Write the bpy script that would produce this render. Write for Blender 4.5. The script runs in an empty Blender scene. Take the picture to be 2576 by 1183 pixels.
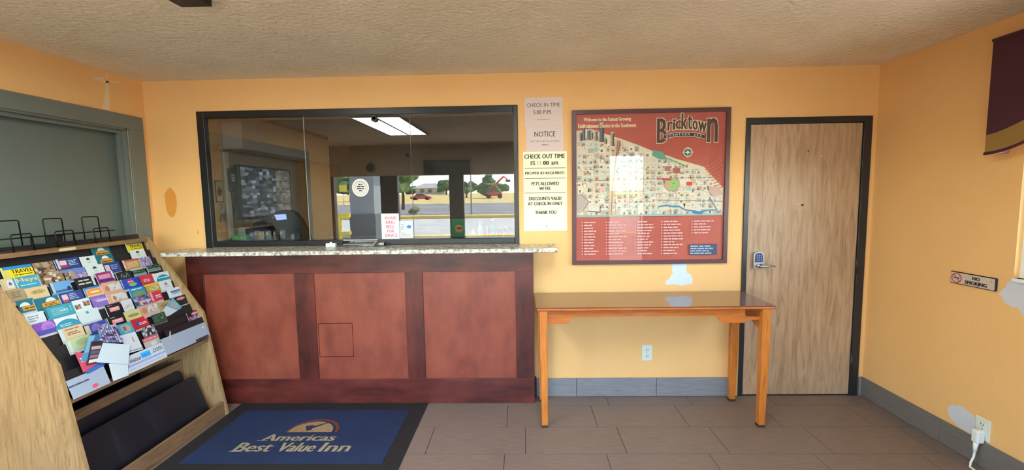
import bpy, math, random
from mathutils import Vector, Matrix
rnd = random.Random(7)
C = bpy.context.scene.collection
sc = bpy.context.scene

# ---------------------------------------------------------------- camera
CAM = Vector((0.0, -3.2735, 1.5541)); F = 1101.94
PITCH, YAW, ROLL = 0.0901, 0.0260, -0.0156
def _ray(a, b):
    c, s = math.cos(ROLL), math.sin(ROLL)
    x = (a*c + b*s)/F; u = -(-a*s + b*c)/F; d = 1.0
    c, s = math.cos(PITCH), math.sin(PITCH)
    y = d*c + u*s; z = u*c - d*s
    c, s = math.cos(YAW), math.sin(YAW)
    return Vector((x*c - y*s, x*s + y*c, z))
f0 = _ray(0, 0); r0 = _ray(F, 0) - f0; u0 = _ray(0, -F) - f0
cd = bpy.data.cameras.new('camera'); cam = bpy.data.objects.new('camera', cd); C.objects.link(cam)
M = Matrix((r0.normalized(), u0.normalized(), -f0.normalized())).transposed().to_4x4()
M.translation = CAM; cam.matrix_world = M
cd.sensor_width = 36.0; cd.lens = 36.0*F/2576.0; cd.clip_start = 0.05; cd.clip_end = 2000
sc.camera = cam

# ---------------------------------------------------------------- world, sun, exposure
w = bpy.data.worlds.new('world'); sc.world = w; w.use_nodes = True
nt = w.node_tree; nt.nodes.clear()
sky = nt.nodes.new('ShaderNodeTexSky'); sky.sky_type = 'NISHITA'; sky.sun_disc = False
sky.sun_elevation = math.radians(58); sky.sun_rotation = math.radians(120); sky.altitude = 300; sky.dust_density = 0.25; sky.air_density = 1.0; sky.ozone_density = 1.6
bg = nt.nodes.new('ShaderNodeBackground'); bg.inputs['Strength'].default_value = 0.95
wo = nt.nodes.new('ShaderNodeOutputWorld')
nt.links.new(sky.outputs[0], bg.inputs[0]); nt.links.new(bg.outputs[0], wo.inputs[0])
sl = bpy.data.lights.new('sun', 'SUN'); sl.energy = 14.0; sl.angle = math.radians(0.6); sl.color = (1.0, 0.93, 0.82)
so = bpy.data.objects.new('sun', sl); C.objects.link(so)
so.rotation_euler = Vector((-0.48, 0.18, -0.86)).to_track_quat('-Z', 'Y').to_euler(); so.location = (6, -6, 9)
def portal(name, loc, sx, sz, direction):
    l = bpy.data.lights.new(name, 'AREA'); l.shape = 'RECTANGLE'; l.size = sx; l.size_y = sz; l.cycles.is_portal = True
    o = bpy.data.objects.new(name, l); C.objects.link(o); o.location = loc
    o.rotation_euler = Vector(direction).to_track_quat('-Z', 'Z').to_euler()
portal('portal_front', (-1.4, -4.42, 1.1), 3.7, 1.7, (0, 1, 0))
portal('portal_door', (1.77, -4.42, 1.12), 0.7, 2.15, (0, 1, 0))
portal('portal_side', (2.72, -1.73, 1.5), 1.6, 0.95, (-1, 0, 0))
vs = sc.view_settings
vs.view_transform = 'Standard'; vs.look = 'None'; vs.exposure = 1.65; vs.gamma = 1.0; vs.use_curve_mapping = False
cy = sc.cycles
cy.max_bounces = 7; cy.diffuse_bounces = 5; cy.glossy_bounces = 4; cy.transmission_bounces = 6; cy.transparent_max_bounces = 16
cy.sample_clamp_indirect = 8.0; cy.caustics_reflective = False; cy.caustics_refractive = False

# ---------------------------------------------------------------- materials
def lin(c):
    c = c/255.0
    return c/12.92 if c <= 0.04045 else ((c+0.055)/1.055)**2.4
def hexc(h): return tuple(int(h[i:i+2], 16) for i in (0, 2, 4))
def rgba(c):
    if isinstance(c, str): c = hexc(c)
    return (lin(c[0]), lin(c[1]), lin(c[2]), 1.0)
def dim(c, k=.88): return '%02x%02x%02x' % tuple(int(v*k) for v in hexc(c))
MATS = {}
def new_mat(name):
    m = bpy.data.materials.new(name); m.use_nodes = True
    return m, m.node_tree, m.node_tree.nodes['Principled BSDF']
def plain(c, rough=0.55, metal=0.0, emit=0.0, coat=0.0, var=0.06, bump=0.0, bscale=200.0, spec=0.5):
    """paint or plastic with a faint procedural variation"""
    key = ('p', c if isinstance(c, str) else tuple(c), rough, metal, emit, coat, bump, var)
    if key in MATS: return MATS[key]
    m, t, b = new_mat('surface_%d' % len(MATS))
    n = t.nodes.new('ShaderNodeTexNoise'); n.inputs['Scale'].default_value = 9.0; n.inputs['Detail'].default_value = 3
    tc = t.nodes.new('ShaderNodeTexCoord'); t.links.new(tc.outputs['Object'], n.inputs['Vector'])
    mx = t.nodes.new('ShaderNodeMix'); mx.data_type = 'RGBA'
    col = rgba(c)
    mx.inputs[6].default_value = [x*(1-var) for x in col[:3]]+[1]; mx.inputs[7].default_value = [min(1, x*(1+var)) for x in col[:3]]+[1]
    t.links.new(n.outputs['Fac'], mx.inputs[0]); t.links.new(mx.outputs[2], b.inputs['Base Color'])
    b.inputs['Roughness'].default_value = rough; b.inputs['Metallic'].default_value = metal
    b.inputs['Coat Weight'].default_value = coat; b.inputs['Specular IOR Level'].default_value = spec
    if emit:
        b.inputs['Emission Color'].default_value = col; b.inputs['Emission Strength'].default_value = emit
    if bump:
        n2 = t.nodes.new('ShaderNodeTexNoise'); n2.inputs['Scale'].default_value = bscale
        t.links.new(tc.outputs['Object'], n2.inputs['Vector'])
        bp = t.nodes.new('ShaderNodeBump'); bp.inputs['Strength'].default_value = bump; bp.inputs['Distance'].default_value = 0.004
        t.links.new(n2.outputs['Fac'], bp.inputs['Height']); t.links.new(bp.outputs[0], b.inputs['Normal'])
    MATS[key] = m; return m
def ramp_mat(name, stops, scale, stretch, rough, detail=6, bump=0.0, bdist=0.002, coat=0.0, dist=0.0, extra=None, spec=0.5, bscale=None):
    """noise through a colour ramp, stretched along an axis: grain, mottling, plaster"""
    m, t, b = new_mat(name)
    tc = t.nodes.new('ShaderNodeTexCoord'); mp = t.nodes.new('ShaderNodeMapping'); mp.inputs['Scale'].default_value = stretch
    n = t.nodes.new('ShaderNodeTexNoise'); n.inputs['Scale'].default_value = scale; n.inputs['Detail'].default_value = detail
    n.inputs['Distortion'].default_value = dist; n.inputs['Roughness'].default_value = 0.6
    g = t.nodes.new('ShaderNodeNewGeometry')
    t.links.new(g.outputs['Position'], mp.inputs['Vector']); t.links.new(mp.outputs[0], n.inputs['Vector'])
    r = t.nodes.new('ShaderNodeValToRGB')
    el = r.color_ramp.elements
    while len(el) < len(stops): el.new(0.5)
    for e, (p, c) in zip(el, stops): e.position = p; e.color = rgba(c)
    t.links.new(n.outputs['Fac'], r.inputs[0])
    out = r.outputs[0]
    if extra:   # a second, slower variation multiplied in: (scale, dark factor)
        n3 = t.nodes.new('ShaderNodeTexNoise'); n3.inputs['Scale'].default_value = extra[0]; n3.inputs['Detail'].default_value = 4
        t.links.new(g.outputs['Position'], n3.inputs['Vector'])
        r3 = t.nodes.new('ShaderNodeValToRGB'); r3.color_ramp.elements[0].position = 0.35; r3.color_ramp.elements[1].position = 0.65
        k = extra[1]; r3.color_ramp.elements[0].color = (k, k, k, 1)
        t.links.new(n3.outputs['Fac'], r3.inputs[0])
        mu = t.nodes.new('ShaderNodeMix'); mu.data_type = 'RGBA'; mu.blend_type = 'MULTIPLY'; mu.inputs[0].default_value = 1
        t.links.new(out, mu.inputs[6]); t.links.new(r3.outputs[0], mu.inputs[7]); out = mu.outputs[2]
    t.links.new(out, b.inputs['Base Color'])
    b.inputs['Roughness'].default_value = rough; b.inputs['Coat Weight'].default_value = coat; b.inputs['Specular IOR Level'].default_value = spec
    if bump:
        bp = t.nodes.new('ShaderNodeBump'); bp.inputs['Strength'].default_value = bump; bp.inputs['Distance'].default_value = bdist
        src = n
        if bscale:
            src = t.nodes.new('ShaderNodeTexNoise'); src.inputs['Scale'].default_value = bscale; src.inputs['Detail'].default_value = 3
            t.links.new(g.outputs['Position'], src.inputs['Vector'])
        t.links.new(src.outputs['Fac'], bp.inputs['Height']); t.links.new(bp.outputs[0], b.inputs['Normal'])
    return m
def glass_mat(name, r0, tint):
    """clear pane: Schlick reflectance r0 per face, the same seen from either side"""
    m, t, b = new_mat(name); t.nodes.remove(b)
    out = t.nodes['Material Output']
    tr = t.nodes.new('ShaderNodeBsdfTransparent'); tr.inputs[0].default_value = tint
    gl = t.nodes.new('ShaderNodeBsdfGlossy'); gl.inputs['Roughness'].default_value = 0.0
    lw = t.nodes.new('ShaderNodeLayerWeight'); lw.inputs[0].default_value = .5
    pw = t.nodes.new('ShaderNodeMath'); pw.operation = 'POWER'; pw.inputs[1].default_value = 5; t.links.new(lw.outputs['Facing'], pw.inputs[0])
    fr = t.nodes.new('ShaderNodeMath'); fr.operation = 'MULTIPLY_ADD'; fr.inputs[1].default_value = 1-r0; fr.inputs[2].default_value = r0; t.links.new(pw.outputs[0], fr.inputs[0])
    mx = t.nodes.new('ShaderNodeMixShader')
    t.links.new(fr.outputs[0], mx.inputs[0]); t.links.new(tr.outputs[0], mx.inputs[1]); t.links.new(gl.outputs[0], mx.inputs[2])
    t.links.new(mx.outputs[0], out.inputs[0]); return m

WALL = ramp_mat('ochre_wall_paint', [(0.3, 'e6b676'), (0.7, 'eabc7e')], 1.6, (1, 1, 1), 0.62, bump=0.25, bdist=0.004, bscale=60, spec=0.35)
CEIL = ramp_mat('textured_ceiling', [(0.3, 'ddd0b6'), (0.7, 'e8dcc4')], 3.0, (1, 1, 1), 0.9, bump=0.9, bdist=0.012, bscale=38, spec=0.2)
OAK = ramp_mat('light_oak', [(0.3, '7e603e'), (0.5, 'a28258'), (0.72, 'b08f64')], 6.0, (5, 5, 0.5), 0.5, detail=10, bump=0.2, dist=2.6, extra=(2.2, .84))
OAKH = ramp_mat('light_oak_lengthwise', [(0.3, '6a4f34'), (0.5, '876748'), (0.72, '93724f')], 9.0, (6, .7, 6), 0.5, detail=8, bump=0.25, dist=1.2, extra=(3, .86))
VENEER = ramp_mat('door_veneer', [(0.3, '977859'), (0.5, 'b59678'), (0.7, 'c2a384')], 7.0, (5, 5, 0.45), 0.45, detail=7, bump=0.1, dist=1.0, extra=(1.2, .88))
CHERRYP = ramp_mat('cherry_panel', [(0.25, '6e3024'), (0.5, '86402f'), (0.75, '944c38')], 5.0, (1.8, 1, .9), 0.36, detail=9, bump=0.06, extra=(7, .88))
CHERRYF = ramp_mat('dark_cherry_rail', [(0.3, '3c1410'), (0.55, '642820'), (0.75, '74342a')], 5.0, (.7, 1, 2.4), 0.36, detail=8, bump=0.06, extra=(5, .7))
CHERRYV = ramp_mat('dark_cherry_stile', [(0.3, '3c1410'), (0.55, '5e251c'), (0.75, '703026')], 5.0, (2.4, 1, .7), 0.36, detail=8, bump=0.06, extra=(5, .7))
GRANITE = ramp_mat('speckled_grey_laminate', [(0.35, '6e6a64'), (0.5, 'b4b0a8'), (0.62, 'd4d0c8')], 45.0, (1, 1, 1), 0.25, detail=4)
TILE = ramp_mat('brown_grey_tile', [(0.3, '70615a'), (0.7, '84746b')], 26.0, (0.35, 5.0, 1), 0.42, detail=5, bump=0.12, bdist=0.001, extra=(1.5, .9))
BASE = ramp_mat('grey_base_tile', [(0.3, '74747a'), (0.7, '8a8a90')], 26.0, (0.35, 1, 5), 0.42, detail=5, bump=0.1, bdist=0.001)
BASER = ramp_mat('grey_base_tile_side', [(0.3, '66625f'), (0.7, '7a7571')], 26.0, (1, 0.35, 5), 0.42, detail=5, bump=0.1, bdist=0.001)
GROUT = plain('4a403a', 0.9)
TBLW = ramp_mat('honey_wood', [(0.3, 'a85a1c'), (0.6, 'c87a30'), (0.8, 'd48a3e')], 8.0, (6, 6, .7), 0.32, detail=7, bump=0.05, coat=0.3)
TBLA = ramp_mat('honey_wood_lengthwise', [(0.3, 'a4521a'), (0.6, 'bc6a28'), (0.8, 'c87832')], 8.0, (.7, 6, 6), 0.32, detail=7, bump=0.05, coat=0.3)
TBLT = ramp_mat('reddish_table_top', [(0.3, '5a3222'), (0.6, '6c3e2a'), (0.8, '764630')], 8.0, (.7, 6, 6), 0.16, detail=7, coat=0.6)
GREYP = plain('5f6a66', 0.5, var=0.04, bump=0.1, bscale=40)
GREYF = plain('69716d', 0.45, var=0.04)
FRAMEB = plain('16171b', 0.35)
DOORF = plain('26262a', 0.35)
BLKP = plain('15161a', 0.42, bump=0.1)
OFFW = ramp_mat('office_wall_paint', [(0.3, '70747a'), (0.7, '7a7e84')], 4.0, (1, 1, 1), 0.7)
OFFS = ramp_mat('office_soffit_paint', [(0.3, 'aca69c'), (0.7, 'b6b0a6')], 4.0, (1, 1, 1), 0.7)
OFFL = ramp_mat('office_side_wall_paint', [(0.3, 'a28a6c'), (0.7, 'aa9274')], 4.0, (1, 1, 1), 0.7)
PLAST = plain('c8ccd4', 0.9, var=0.08)
CGLASS = glass_mat('tinted_counter_glass', .09, (.74, .74, .73, 1))
PGLASS = glass_mat('picture_glass', .022, (.97, .97, .97, 1))
WGLASS = glass_mat('window_glass', .04, (.95, .96, .95, 1))

# ---------------------------------------------------------------- mesh building
class MB:
    def __init__(s): s.v = []; s.f = []; s.m = []; s.mats = []; s.smooth = []
    def mi(s, mat):
        if mat not in s.mats: s.mats.append(mat)
        return s.mats.index(mat)
    def faces(s, vs_, fs, mat, smooth=False):
        k = len(s.v); i = s.mi(mat); s.v += [tuple(p) for p in vs_]
        for f in fs: s.f.append([k+j for j in f]); s.m.append(i); s.smooth.append(smooth)
        return s
    def box(s, x0, x1, y0, y1, z0, z1, mat):
        v = [(x, y, z) for x in (x0, x1) for y in (y0, y1) for z in (z0, z1)]
        return s.faces(v, [(0, 1, 3, 2), (4, 6, 7, 5), (0, 4, 5, 1), (2, 3, 7, 6), (0, 2, 6, 4), (1, 5, 7, 3)], mat)
    def prism(s, pts, axis, a, b, mat, smooth=False):
        """polygon pts (2-D, in the two other axes) extruded along axis from a to b"""
        def P(p, h):
            return (h, p[0], p[1]) if axis == 0 else (p[0], h, p[1]) if axis == 1 else (p[0], p[1], h)
        n = len(pts)
        s.faces([P(p, a) for p in pts]+[P(p, b) for p in pts], [tuple(range(n))[::-1], tuple(range(n, 2*n))], mat)
        s.faces([P(p, a) for p in pts]+[P(p, b) for p in pts], [(i, (i+1) % n, n+(i+1) % n, n+i) for i in range(n)], mat, smooth)
        return s
    def slab(s, O, U, V, N, w, h, t, mat):
        """plate: corner O, width w along U, height h along V, its face at O and thickness t behind (against N)"""
        O, U, V, N = Vector(O), Vector(U), Vector(V), Vector(N)
        v = [O+U*a*w+V*b*h-N*c*t for c in (0, 1) for b in (0, 1) for a in (0, 1)]
        return s.faces(v, [(0, 1, 3, 2), (4, 6, 7, 5), (0, 4, 5, 1), (2, 3, 7, 6), (0, 2, 6, 4), (1, 5, 7, 3)], mat)
    def poly3(s, O, U, V, N, pts, t, mat):
        O, U, V, N = Vector(O), Vector(U), Vector(V), Vector(N); n = len(pts)
        a = [O+U*p[0]+V*p[1] for p in pts]; b = [p-N*t for p in a]
        return s.faces(a+b, [tuple(range(n)), tuple(range(n, 2*n))[::-1]]+[(i, n+i, n+(i+1) % n, (i+1) % n) for i in range(n)], mat)
    def tube(s, pts, r, mat, seg=8, closed=False):
        pts = [Vector(p) for p in pts]; n = len(pts); vs_ = []; prev = None
        for i, p in enumerate(pts):
            a = pts[(i-1) % n] if (closed or i) else p; b = pts[(i+1) % n] if (closed or i < n-1) else p
            d = (b-a).normalized()
            up = prev if prev is not None else (Vector((0, 0, 1)) if abs(d.z) < .9 else Vector((1, 0, 0)))
            x = d.cross(up).normalized(); y = x.cross(d).normalized(); prev = y
            rr = r[i] if isinstance(r, (list, tuple)) else r
            vs_ += [p+x*rr*math.cos(2*math.pi*k/seg)+y*rr*math.sin(2*math.pi*k/seg) for k in range(seg)]
        fs = []
        for i in range(n if closed else n-1):
            j = (i+1) % n
            fs += [(i*seg+k, i*seg+(k+1) % seg, j*seg+(k+1) % seg, j*seg+k) for k in range(seg)]
        if not closed: fs += [tuple(range(seg))[::-1], tuple(range((n-1)*seg, n*seg))]
        return s.faces(vs_, fs, mat, True)
    def cyl(s, a, b, r, mat, seg=20, r2=None):
        return s.tube([a, b], [r, r if r2 is None else r2], mat, seg)
    def ball(s, c, r, mat, sub=2, sc_=(1, 1, 1), jit=0.0):
        import bmesh
        bm = bmesh.new(); bmesh.ops.create_icosphere(bm, subdivisions=sub, radius=1)
        vs_ = []
        for v in bm.verts:
            k = 1+rnd.uniform(-jit, jit)
            vs_.append((c[0]+v.co.x*r*sc_[0]*k, c[1]+v.co.y*r*sc_[1]*k, c[2]+v.co.z*r*sc_[2]*k))
        fs = [[v.index for v in f.verts] for f in bm.faces]; bm.free()
        return s.faces(vs_, fs, mat, jit == 0)
    def build(s, name, parent=None, label=None, cat=None, group=None, kind=None, bevel=0.0, seg=2, origin=None):
        xs = [p[0] for p in s.v]; ys = [p[1] for p in s.v]; zs = [p[2] for p in s.v]
        o = Vector(origin) if origin else Vector(((min(xs)+max(xs))/2, (min(ys)+max(ys))/2, min(zs)))
        me = bpy.data.meshes.new(name); me.from_pydata([tuple(Vector(p)-o) for p in s.v], [], s.f)
        for m in s.mats: me.materials.append(m)
        me.polygons.foreach_set('material_index', s.m); me.polygons.foreach_set('use_smooth', s.smooth); me.update()
        ob = bpy.data.objects.new(name, me); C.objects.link(ob)
        ob['wo'] = tuple(o)
        if parent: ob.parent = parent; ob.location = o-Vector(parent['wo'])
        else: ob.location = o
        if bevel:
            bv = ob.modifiers.new('bevel', 'BEVEL'); bv.width = bevel; bv.segments = seg; bv.limit_method = 'ANGLE'
        tag(ob, label, cat, group, kind)
        return ob
def tag(o, label=None, cat=None, group=None, kind=None):
    for k, v in (('label', label), ('category', cat), ('group', group), ('kind', kind)):
        if v: o[k] = v
    return o
def thing(name, loc, label, cat, group=None):
    o = bpy.data.objects.new(name, None); C.objects.link(o); o.location = loc; o['wo'] = tuple(loc); o.empty_display_size = .1
    return tag(o, label, cat, group)

_T = {}
def text_geo(s, sp=1.0):
    if (s, sp) not in _T:
        c = bpy.data.curves.new('t', 'FONT'); c.body = s; c.resolution_u = 2; c.space_character = sp
        o = bpy.data.objects.new('t', c); me = bpy.data.meshes.new_from_object(o)
        v = [(q.co.x, q.co.y) for q in me.vertices]; f = [list(p.vertices) for p in me.polygons]
        bpy.data.objects.remove(o); bpy.data.curves.remove(c); bpy.data.meshes.remove(me)
        x0 = min(q[0] for q in v); x1 = max(q[0] for q in v); y0 = min(q[1] for q in v); y1 = max(q[1] for q in v)
        _T[(s, sp)] = ([((q[0]-x0)/(x1-x0), 1-(q[1]-y0)/(y1-y0)) for q in v], f)
    return _T[(s, sp)]
PAL = {'rock': '6e5a4a b09884 8c745f d0c4b4 4a3c34 a07858', 'purple': '8a88c0 b0a8d8 6a60a0 c8c0d8 9a7ab0', 'forest': '2c4a34 4a6a4c 1c3024 6a8468 3a5648',
       'pastel': 'd8c8d4 c4d4dc e4d4c0 b8a0b0 ccd8c8', 'people': 'c0808c 5a6aa8 d8c0b4 8a4a5a 9ab0d0 44485c', 'mono': '2a2c32 8c90a0 c8c4cc 4a4c54 6c6e78',
       'sea': '4ab0c0 88ccd4 2c90a4 6a9090 a8dce0', 'map': 'ded4ba c4b8a0 ccd8cc e8e0d4 c0aca0 d0bcb4 b4c8c0 e0c8bc aab4a8 ece6dc'}
class Print:
    """flat print laid on a face: metres from the top left corner, x right and y down"""
    def __init__(s, mb, O, U, V, N, eps=0.0002, rough=0.5):
        s.mb, s.O, s.U, s.V, s.N, s.e, s.k, s.r = mb, Vector(O), Vector(U), Vector(V), Vector(N), eps, 1, rough
    def P(s, x, y, l): return s.O+s.U*x+s.V*y+s.N*(s.e*l)
    def mat(s, c): return c if not isinstance(c, str) else plain(dim(c) if s.r == .35 else c, s.r)
    def poly(s, pts, c, l=None):
        if l is None: s.k += 1; l = s.k
        s.mb.faces([s.P(x, y, l) for x, y in pts], [tuple(range(len(pts)))], s.mat(c))
    def rect(s, x0, y0, x1, y1, c, l=None): s.poly([(x0, y0), (x1, y0), (x1, y1), (x0, y1)], c, l)
    def ell(s, cx, cy_, rx, ry, c, l=None, n=20, a0=0, a1=2*math.pi):
        s.poly([(cx+rx*math.cos(a0+(a1-a0)*i/n), cy_+ry*math.sin(a0+(a1-a0)*i/n)) for i in range(n+(a1-a0 < 6.2))], c, l)
    def line(s, pts, wd, c, l=None):
        if l is None: s.k += 1; l = s.k
        for (x0, y0), (x1, y1) in zip(pts, pts[1:]):
            d = math.hypot(x1-x0, y1-y0) or 1; nx, ny = -(y1-y0)/d*wd/2, (x1-x0)/d*wd/2
            s.poly([(x0+nx, y0+ny), (x1+nx, y1+ny), (x1-nx, y1-ny), (x0-nx, y0-ny)], c, l)
    def text(s, t, x0, y0, x1, y1, c, shear=0.0, bold=0.0, fn=None, sp=1.0):
        s.k += 1; v, f = text_geo(t, sp)
        for q, dx in enumerate((0,) if not bold else (-bold, 0, bold)):
            pts = [(x0+a*(x1-x0)+dx+shear*(1-b)*(y1-y0), y0+b*(y1-y0)) for a, b in v]
            if fn: pts = [fn(*p) for p in pts]
            s.mb.faces([s.P(x, y, s.k+q*0.15) for x, y in pts], f, s.mat(c))
    def bars(s, x0, y0, x1, y1, n, c, fill=.5):
        s.k += 1; h = (y1-y0)/n
        for i in range(n):
            x = x0; end = x1-rnd.uniform(0, .3)*(x1-x0) if n > 1 else x1
            while x < end:
                l = min(rnd.uniform(1.5, 4.5)*h*.8, end-x)
                s.rect(x, y0+h*i+h*(1-fill)/2, x+l, y0+h*i+h*(1+fill)/2, c, s.k); x += l+h*.35
    def photo(s, x0, y0, x1, y1, pal, nx=7, ny=4):
        s.k += 1; cols = PAL[pal].split()
        xs = [x0+(x1-x0)*i/nx for i in range(nx+1)]; ys = [y0+(y1-y0)*i/ny for i in range(ny+1)]
        J = {(i, j): (xs[i]+(rnd.uniform(-.35, .35)*(x1-x0)/nx if 0 < i < nx else 0), ys[j]+(rnd.uniform(-.35, .35)*(y1-y0)/ny if 0 < j < ny else 0)) for i in range(nx+1) for j in range(ny+1)}
        for i in range(nx):
            for j in range(ny):
                s.poly([J[i, j], J[i+1, j], J[i+1, j+1], J[i, j+1]], rnd.choice(cols), s.k)

# ================================================================ THE SETTING
XL, XR, ZC, YF = -2.8176, 2.553, 2.44, -4.30
WX0, WX1, WZ0, WZ1 = -2.42, -0.03, 1.185, 2.212          # check-in window opening
DX0, DX1, DZ = 1.622, 2.515, 2.085                        # door opening with frame
m = MB()
m.box(XL-.12, WX0, 0, .12, 0, ZC, WALL); m.box(WX1, DX0, 0, .12, 0, ZC, WALL); m.box(DX1, XR+.12, 0, .12, 0, ZC, WALL)
m.box(WX0, WX1, 0, .12, 0, WZ0, WALL); m.box(WX0, WX1, 0, .12, WZ1, ZC, WALL); m.box(DX0, DX1, 0, .12, DZ, ZC, WALL)
wall_back = m.build('wall_back', kind='structure')
LY0, LY1, LZ0, LZ1 = -2.35, -.157, .92, 2.07              # boarded opening in the left wall
m = MB(); X0, X1 = XL-.12, XL
m.box(X0, X1, LY1, 0, 0, ZC, WALL); m.box(X0, X1, -3.1, LY0, 0, ZC, WALL); m.box(X0, X1, LY0, LY1, 0, LZ0, WALL); m.box(X0, X1, LY0, LY1, LZ1, ZC, WALL)
m.box(-3.47, X0, -3.1, -2.98, 0, ZC, WALL); m.box(-3.47, -3.35, YF-.12, -3.1, 0, ZC, WALL)
wall_left = m.build('wall_left', kind='structure')
RY0, RY1, RZ0, RZ1 = -2.52, -.955, 1.085, 1.98            # window in the right wall
m = MB(); X0, X1 = XR, XR+.12
m.box(X0, X1, RY1, 0, 0, ZC, WALL); m.box(X0, X1, YF-.12, RY0, 0, ZC, WALL); m.box(X0, X1, RY0, RY1, 0, RZ0, WALL); m.box(X0, X1, RY0, RY1, RZ1, ZC, WALL)
wall_right = m.build('wall_right', kind='structure')
# wall behind the camera, mirrored in the counter glass: header, dark piers, door opening
HZ = 1.925; SILL = .30; FWP = ramp_mat('pale_front_wall_paint', [(0.3, 'bdb4a6'), (0.7, 'cdc5b8')], 6.0, (1, 1, .3), .7)
m = MB(); Y0, Y1 = YF-.12, YF
m.box(-3.35, XR, Y0, Y1, 2.25, ZC, FWP); m.box(-3.35, 1.43, Y0, Y1, HZ, 2.25, FWP); m.box(2.12, XR, Y0, Y1, 0, 2.25, FWP)
m.box(.45, 1.43, Y0, Y1, 0, HZ, FWP); m.box(-3.35, .45, Y0, Y1, 0, SILL, FWP)
wall_front = m.build('wall_front', kind='structure')
MULL = plain('3a2e2a', .5)
m = MB()
for a, b in ((-3.35, -3.29), (-2.472, -2.173), (-1.273, -1.025), (.39, .45)): m.box(a, b, YF-.10, YF+.01, SILL, HZ, MULL)
win2 = m.build('window_2', kind='structure')
for a, b in ((-3.29, -2.472), (-2.173, -1.273), (-1.025, .39)):
    MB().box(a, b, YF-.06, YF-.054, SILL, HZ, WGLASS).build('pane', win2)
    MB().box(a, b, YF-.08, YF-.03, SILL, SILL+.04, MULL).build('bottom_bar', win2)
m = MB(); m.box(1.43, 1.48, YF-.10, YF+.01, 0, 2.25, MULL); m.box(2.07, 2.12, YF-.10, YF+.01, 0, 2.25, MULL); m.box(1.48, 2.07, YF-.10, YF+.01, 2.2, 2.25, MULL)
door2 = m.build('door_2', kind='structure')
MB().box(1.48, 2.07, YF-.06, YF-.054, .0, 2.2, WGLASS).build('pane', door2)
m = MB(); m.box(1.48, 2.07, YF-.075, YF-.04, .0, .25, MULL).build('kick_rail', door2)
m = MB(); m.cyl((2.0, YF+.03, .9), (2.0, YF+.03, 1.2), .012, MULL); m.cyl((2.0, YF-.04, .92), (2.0, YF+.03, .92), .01, MULL); m.cyl((2.0, YF-.04, 1.18), (2.0, YF+.03, 1.18), .01, MULL); m.build('pull_handle', door2)
m = MB(); m.box(-3.47, XR+.12, YF-.12, .12, ZC, ZC+.1, CEIL); ceiling = m.build('ceiling', kind='structure')

# floor: grout bed with single tiles, 61 x 30.5 cm, joints shifted row by row
floor = MB().box(-3.47, XR+.12, YF-.12, .12, -.05, -.004, GROUT).build('floor', kind='structure')
TL, TW, GAP = .61, .305, .0045
shared = {}
row = 0; ytop = -.151+TW
while ytop > YF:
    off = (-.130 + (.126 if row % 2 == 0 else 0.0)) if row else -.613
    off = {0: .007, 1: -.130, 2: -.004, 3: -.130}.get(row, (-.130 if row % 2 else -.004))
    k = math.floor((-3.35-off)/TL)
    while off+TL*k < XR:
        x0, x1 = max(off+TL*k+GAP/2, -3.35), min(off+TL*(k+1)-GAP/2, XR)
        y1, y0 = min(ytop-GAP/2, 0), max(ytop-TW+GAP/2, YF)
        if x1-x0 > .01 and y1-y0 > .01:
            key = (round(x1-x0, 3), round(y1-y0, 3))
            if key in shared:
                o = bpy.data.objects.new('tile', shared[key]); C.objects.link(o); o.parent = floor
                c = Vector(((x0+x1)/2, (y0+y1)/2, -.006)); o['wo'] = tuple(c); o.location = c-Vector(floor['wo'])
            else:
                o = MB().box(x0, x1, y0, y1, -.006, 0, TILE).build('tile', floor); shared[key] = o.data
        k += 1
    ytop -= TW; row += 1
# base tiles
def base_run(name, a, b, joints, fixed, side):
    m = MB()
    if side == 'back': m.box(a, b, fixed-.003, fixed, 0, .142, GROUT)
    else: m.box(fixed-.003, fixed, a, b, 0, .142, GROUT)
    r = m.build(name, kind='structure'); js = [a]+[j for j in joints if a < j < b]+[b]
    for p, q in zip(js, js[1:]):
        if side == 'back': MB().box(p+.0015, q-.0015, fixed-.011, fixed-.003, .002, .147, BASE).build('base_tile', r, bevel=.001, seg=1)
        else: MB().box(fixed-.011, fixed-.003, p+.0015, q-.0015, .002, .147, BASER).build('base_tile', r, bevel=.001, seg=1)
base_run('baseboard_back', .085, 1.60, [.394, 1.004], 0, 'back')
base_run('baseboard_corner', 2.525, XR-.011, [], 0, 'back')
base_run('baseboard_right', YF, -.0, [-.636-.61*i for i in range(0, 7)][::-1], XR, 'right')

# grey boarded opening with its wide flat frame on the left wall
t = thing('trim_1', (XL, (LY0+LY1)/2, LZ0), None, None); t['kind'] = 'structure'
x = XL+.014
MB().box(XL, x, LY0-.12, -.037, LZ1, 2.168, GREYF).build('head_board', t, bevel=.002)
MB().box(XL, x, LY1, -.037, LZ0, LZ1, GREYF).build('side_board', t, bevel=.002)
MB().box(XL, x, LY0-.12, LY0, LZ0, LZ1, GREYF).build('side_board', t, bevel=.002)
MB().box(XL-.085, XL+.03, LY0-.14, -.03, LZ0-.035, LZ0, GREYF).build('sill_board', t, bevel=.002)
m = MB(); m.box(XL-.085, XL-.002, LY1-.012, LY1, LZ0, LZ1, GREYF); m.box(XL-.085, XL-.002, LY0, LY1, LZ1-.012, LZ1, GREYF)
m.box(XL-.05, XL-.03, LY1-.035, LY1-.012, LZ0, LZ1-.012, GREYF); m.box(XL-.05, XL-.03, LY0, LY1-.035, LZ1-.035, LZ1-.012, GREYF)
m.build('reveal', t)
MB().box(XL-.115, XL-.085, LY0, LY1, LZ0, LZ1, GREYP).build('infill_panel', t)

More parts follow.
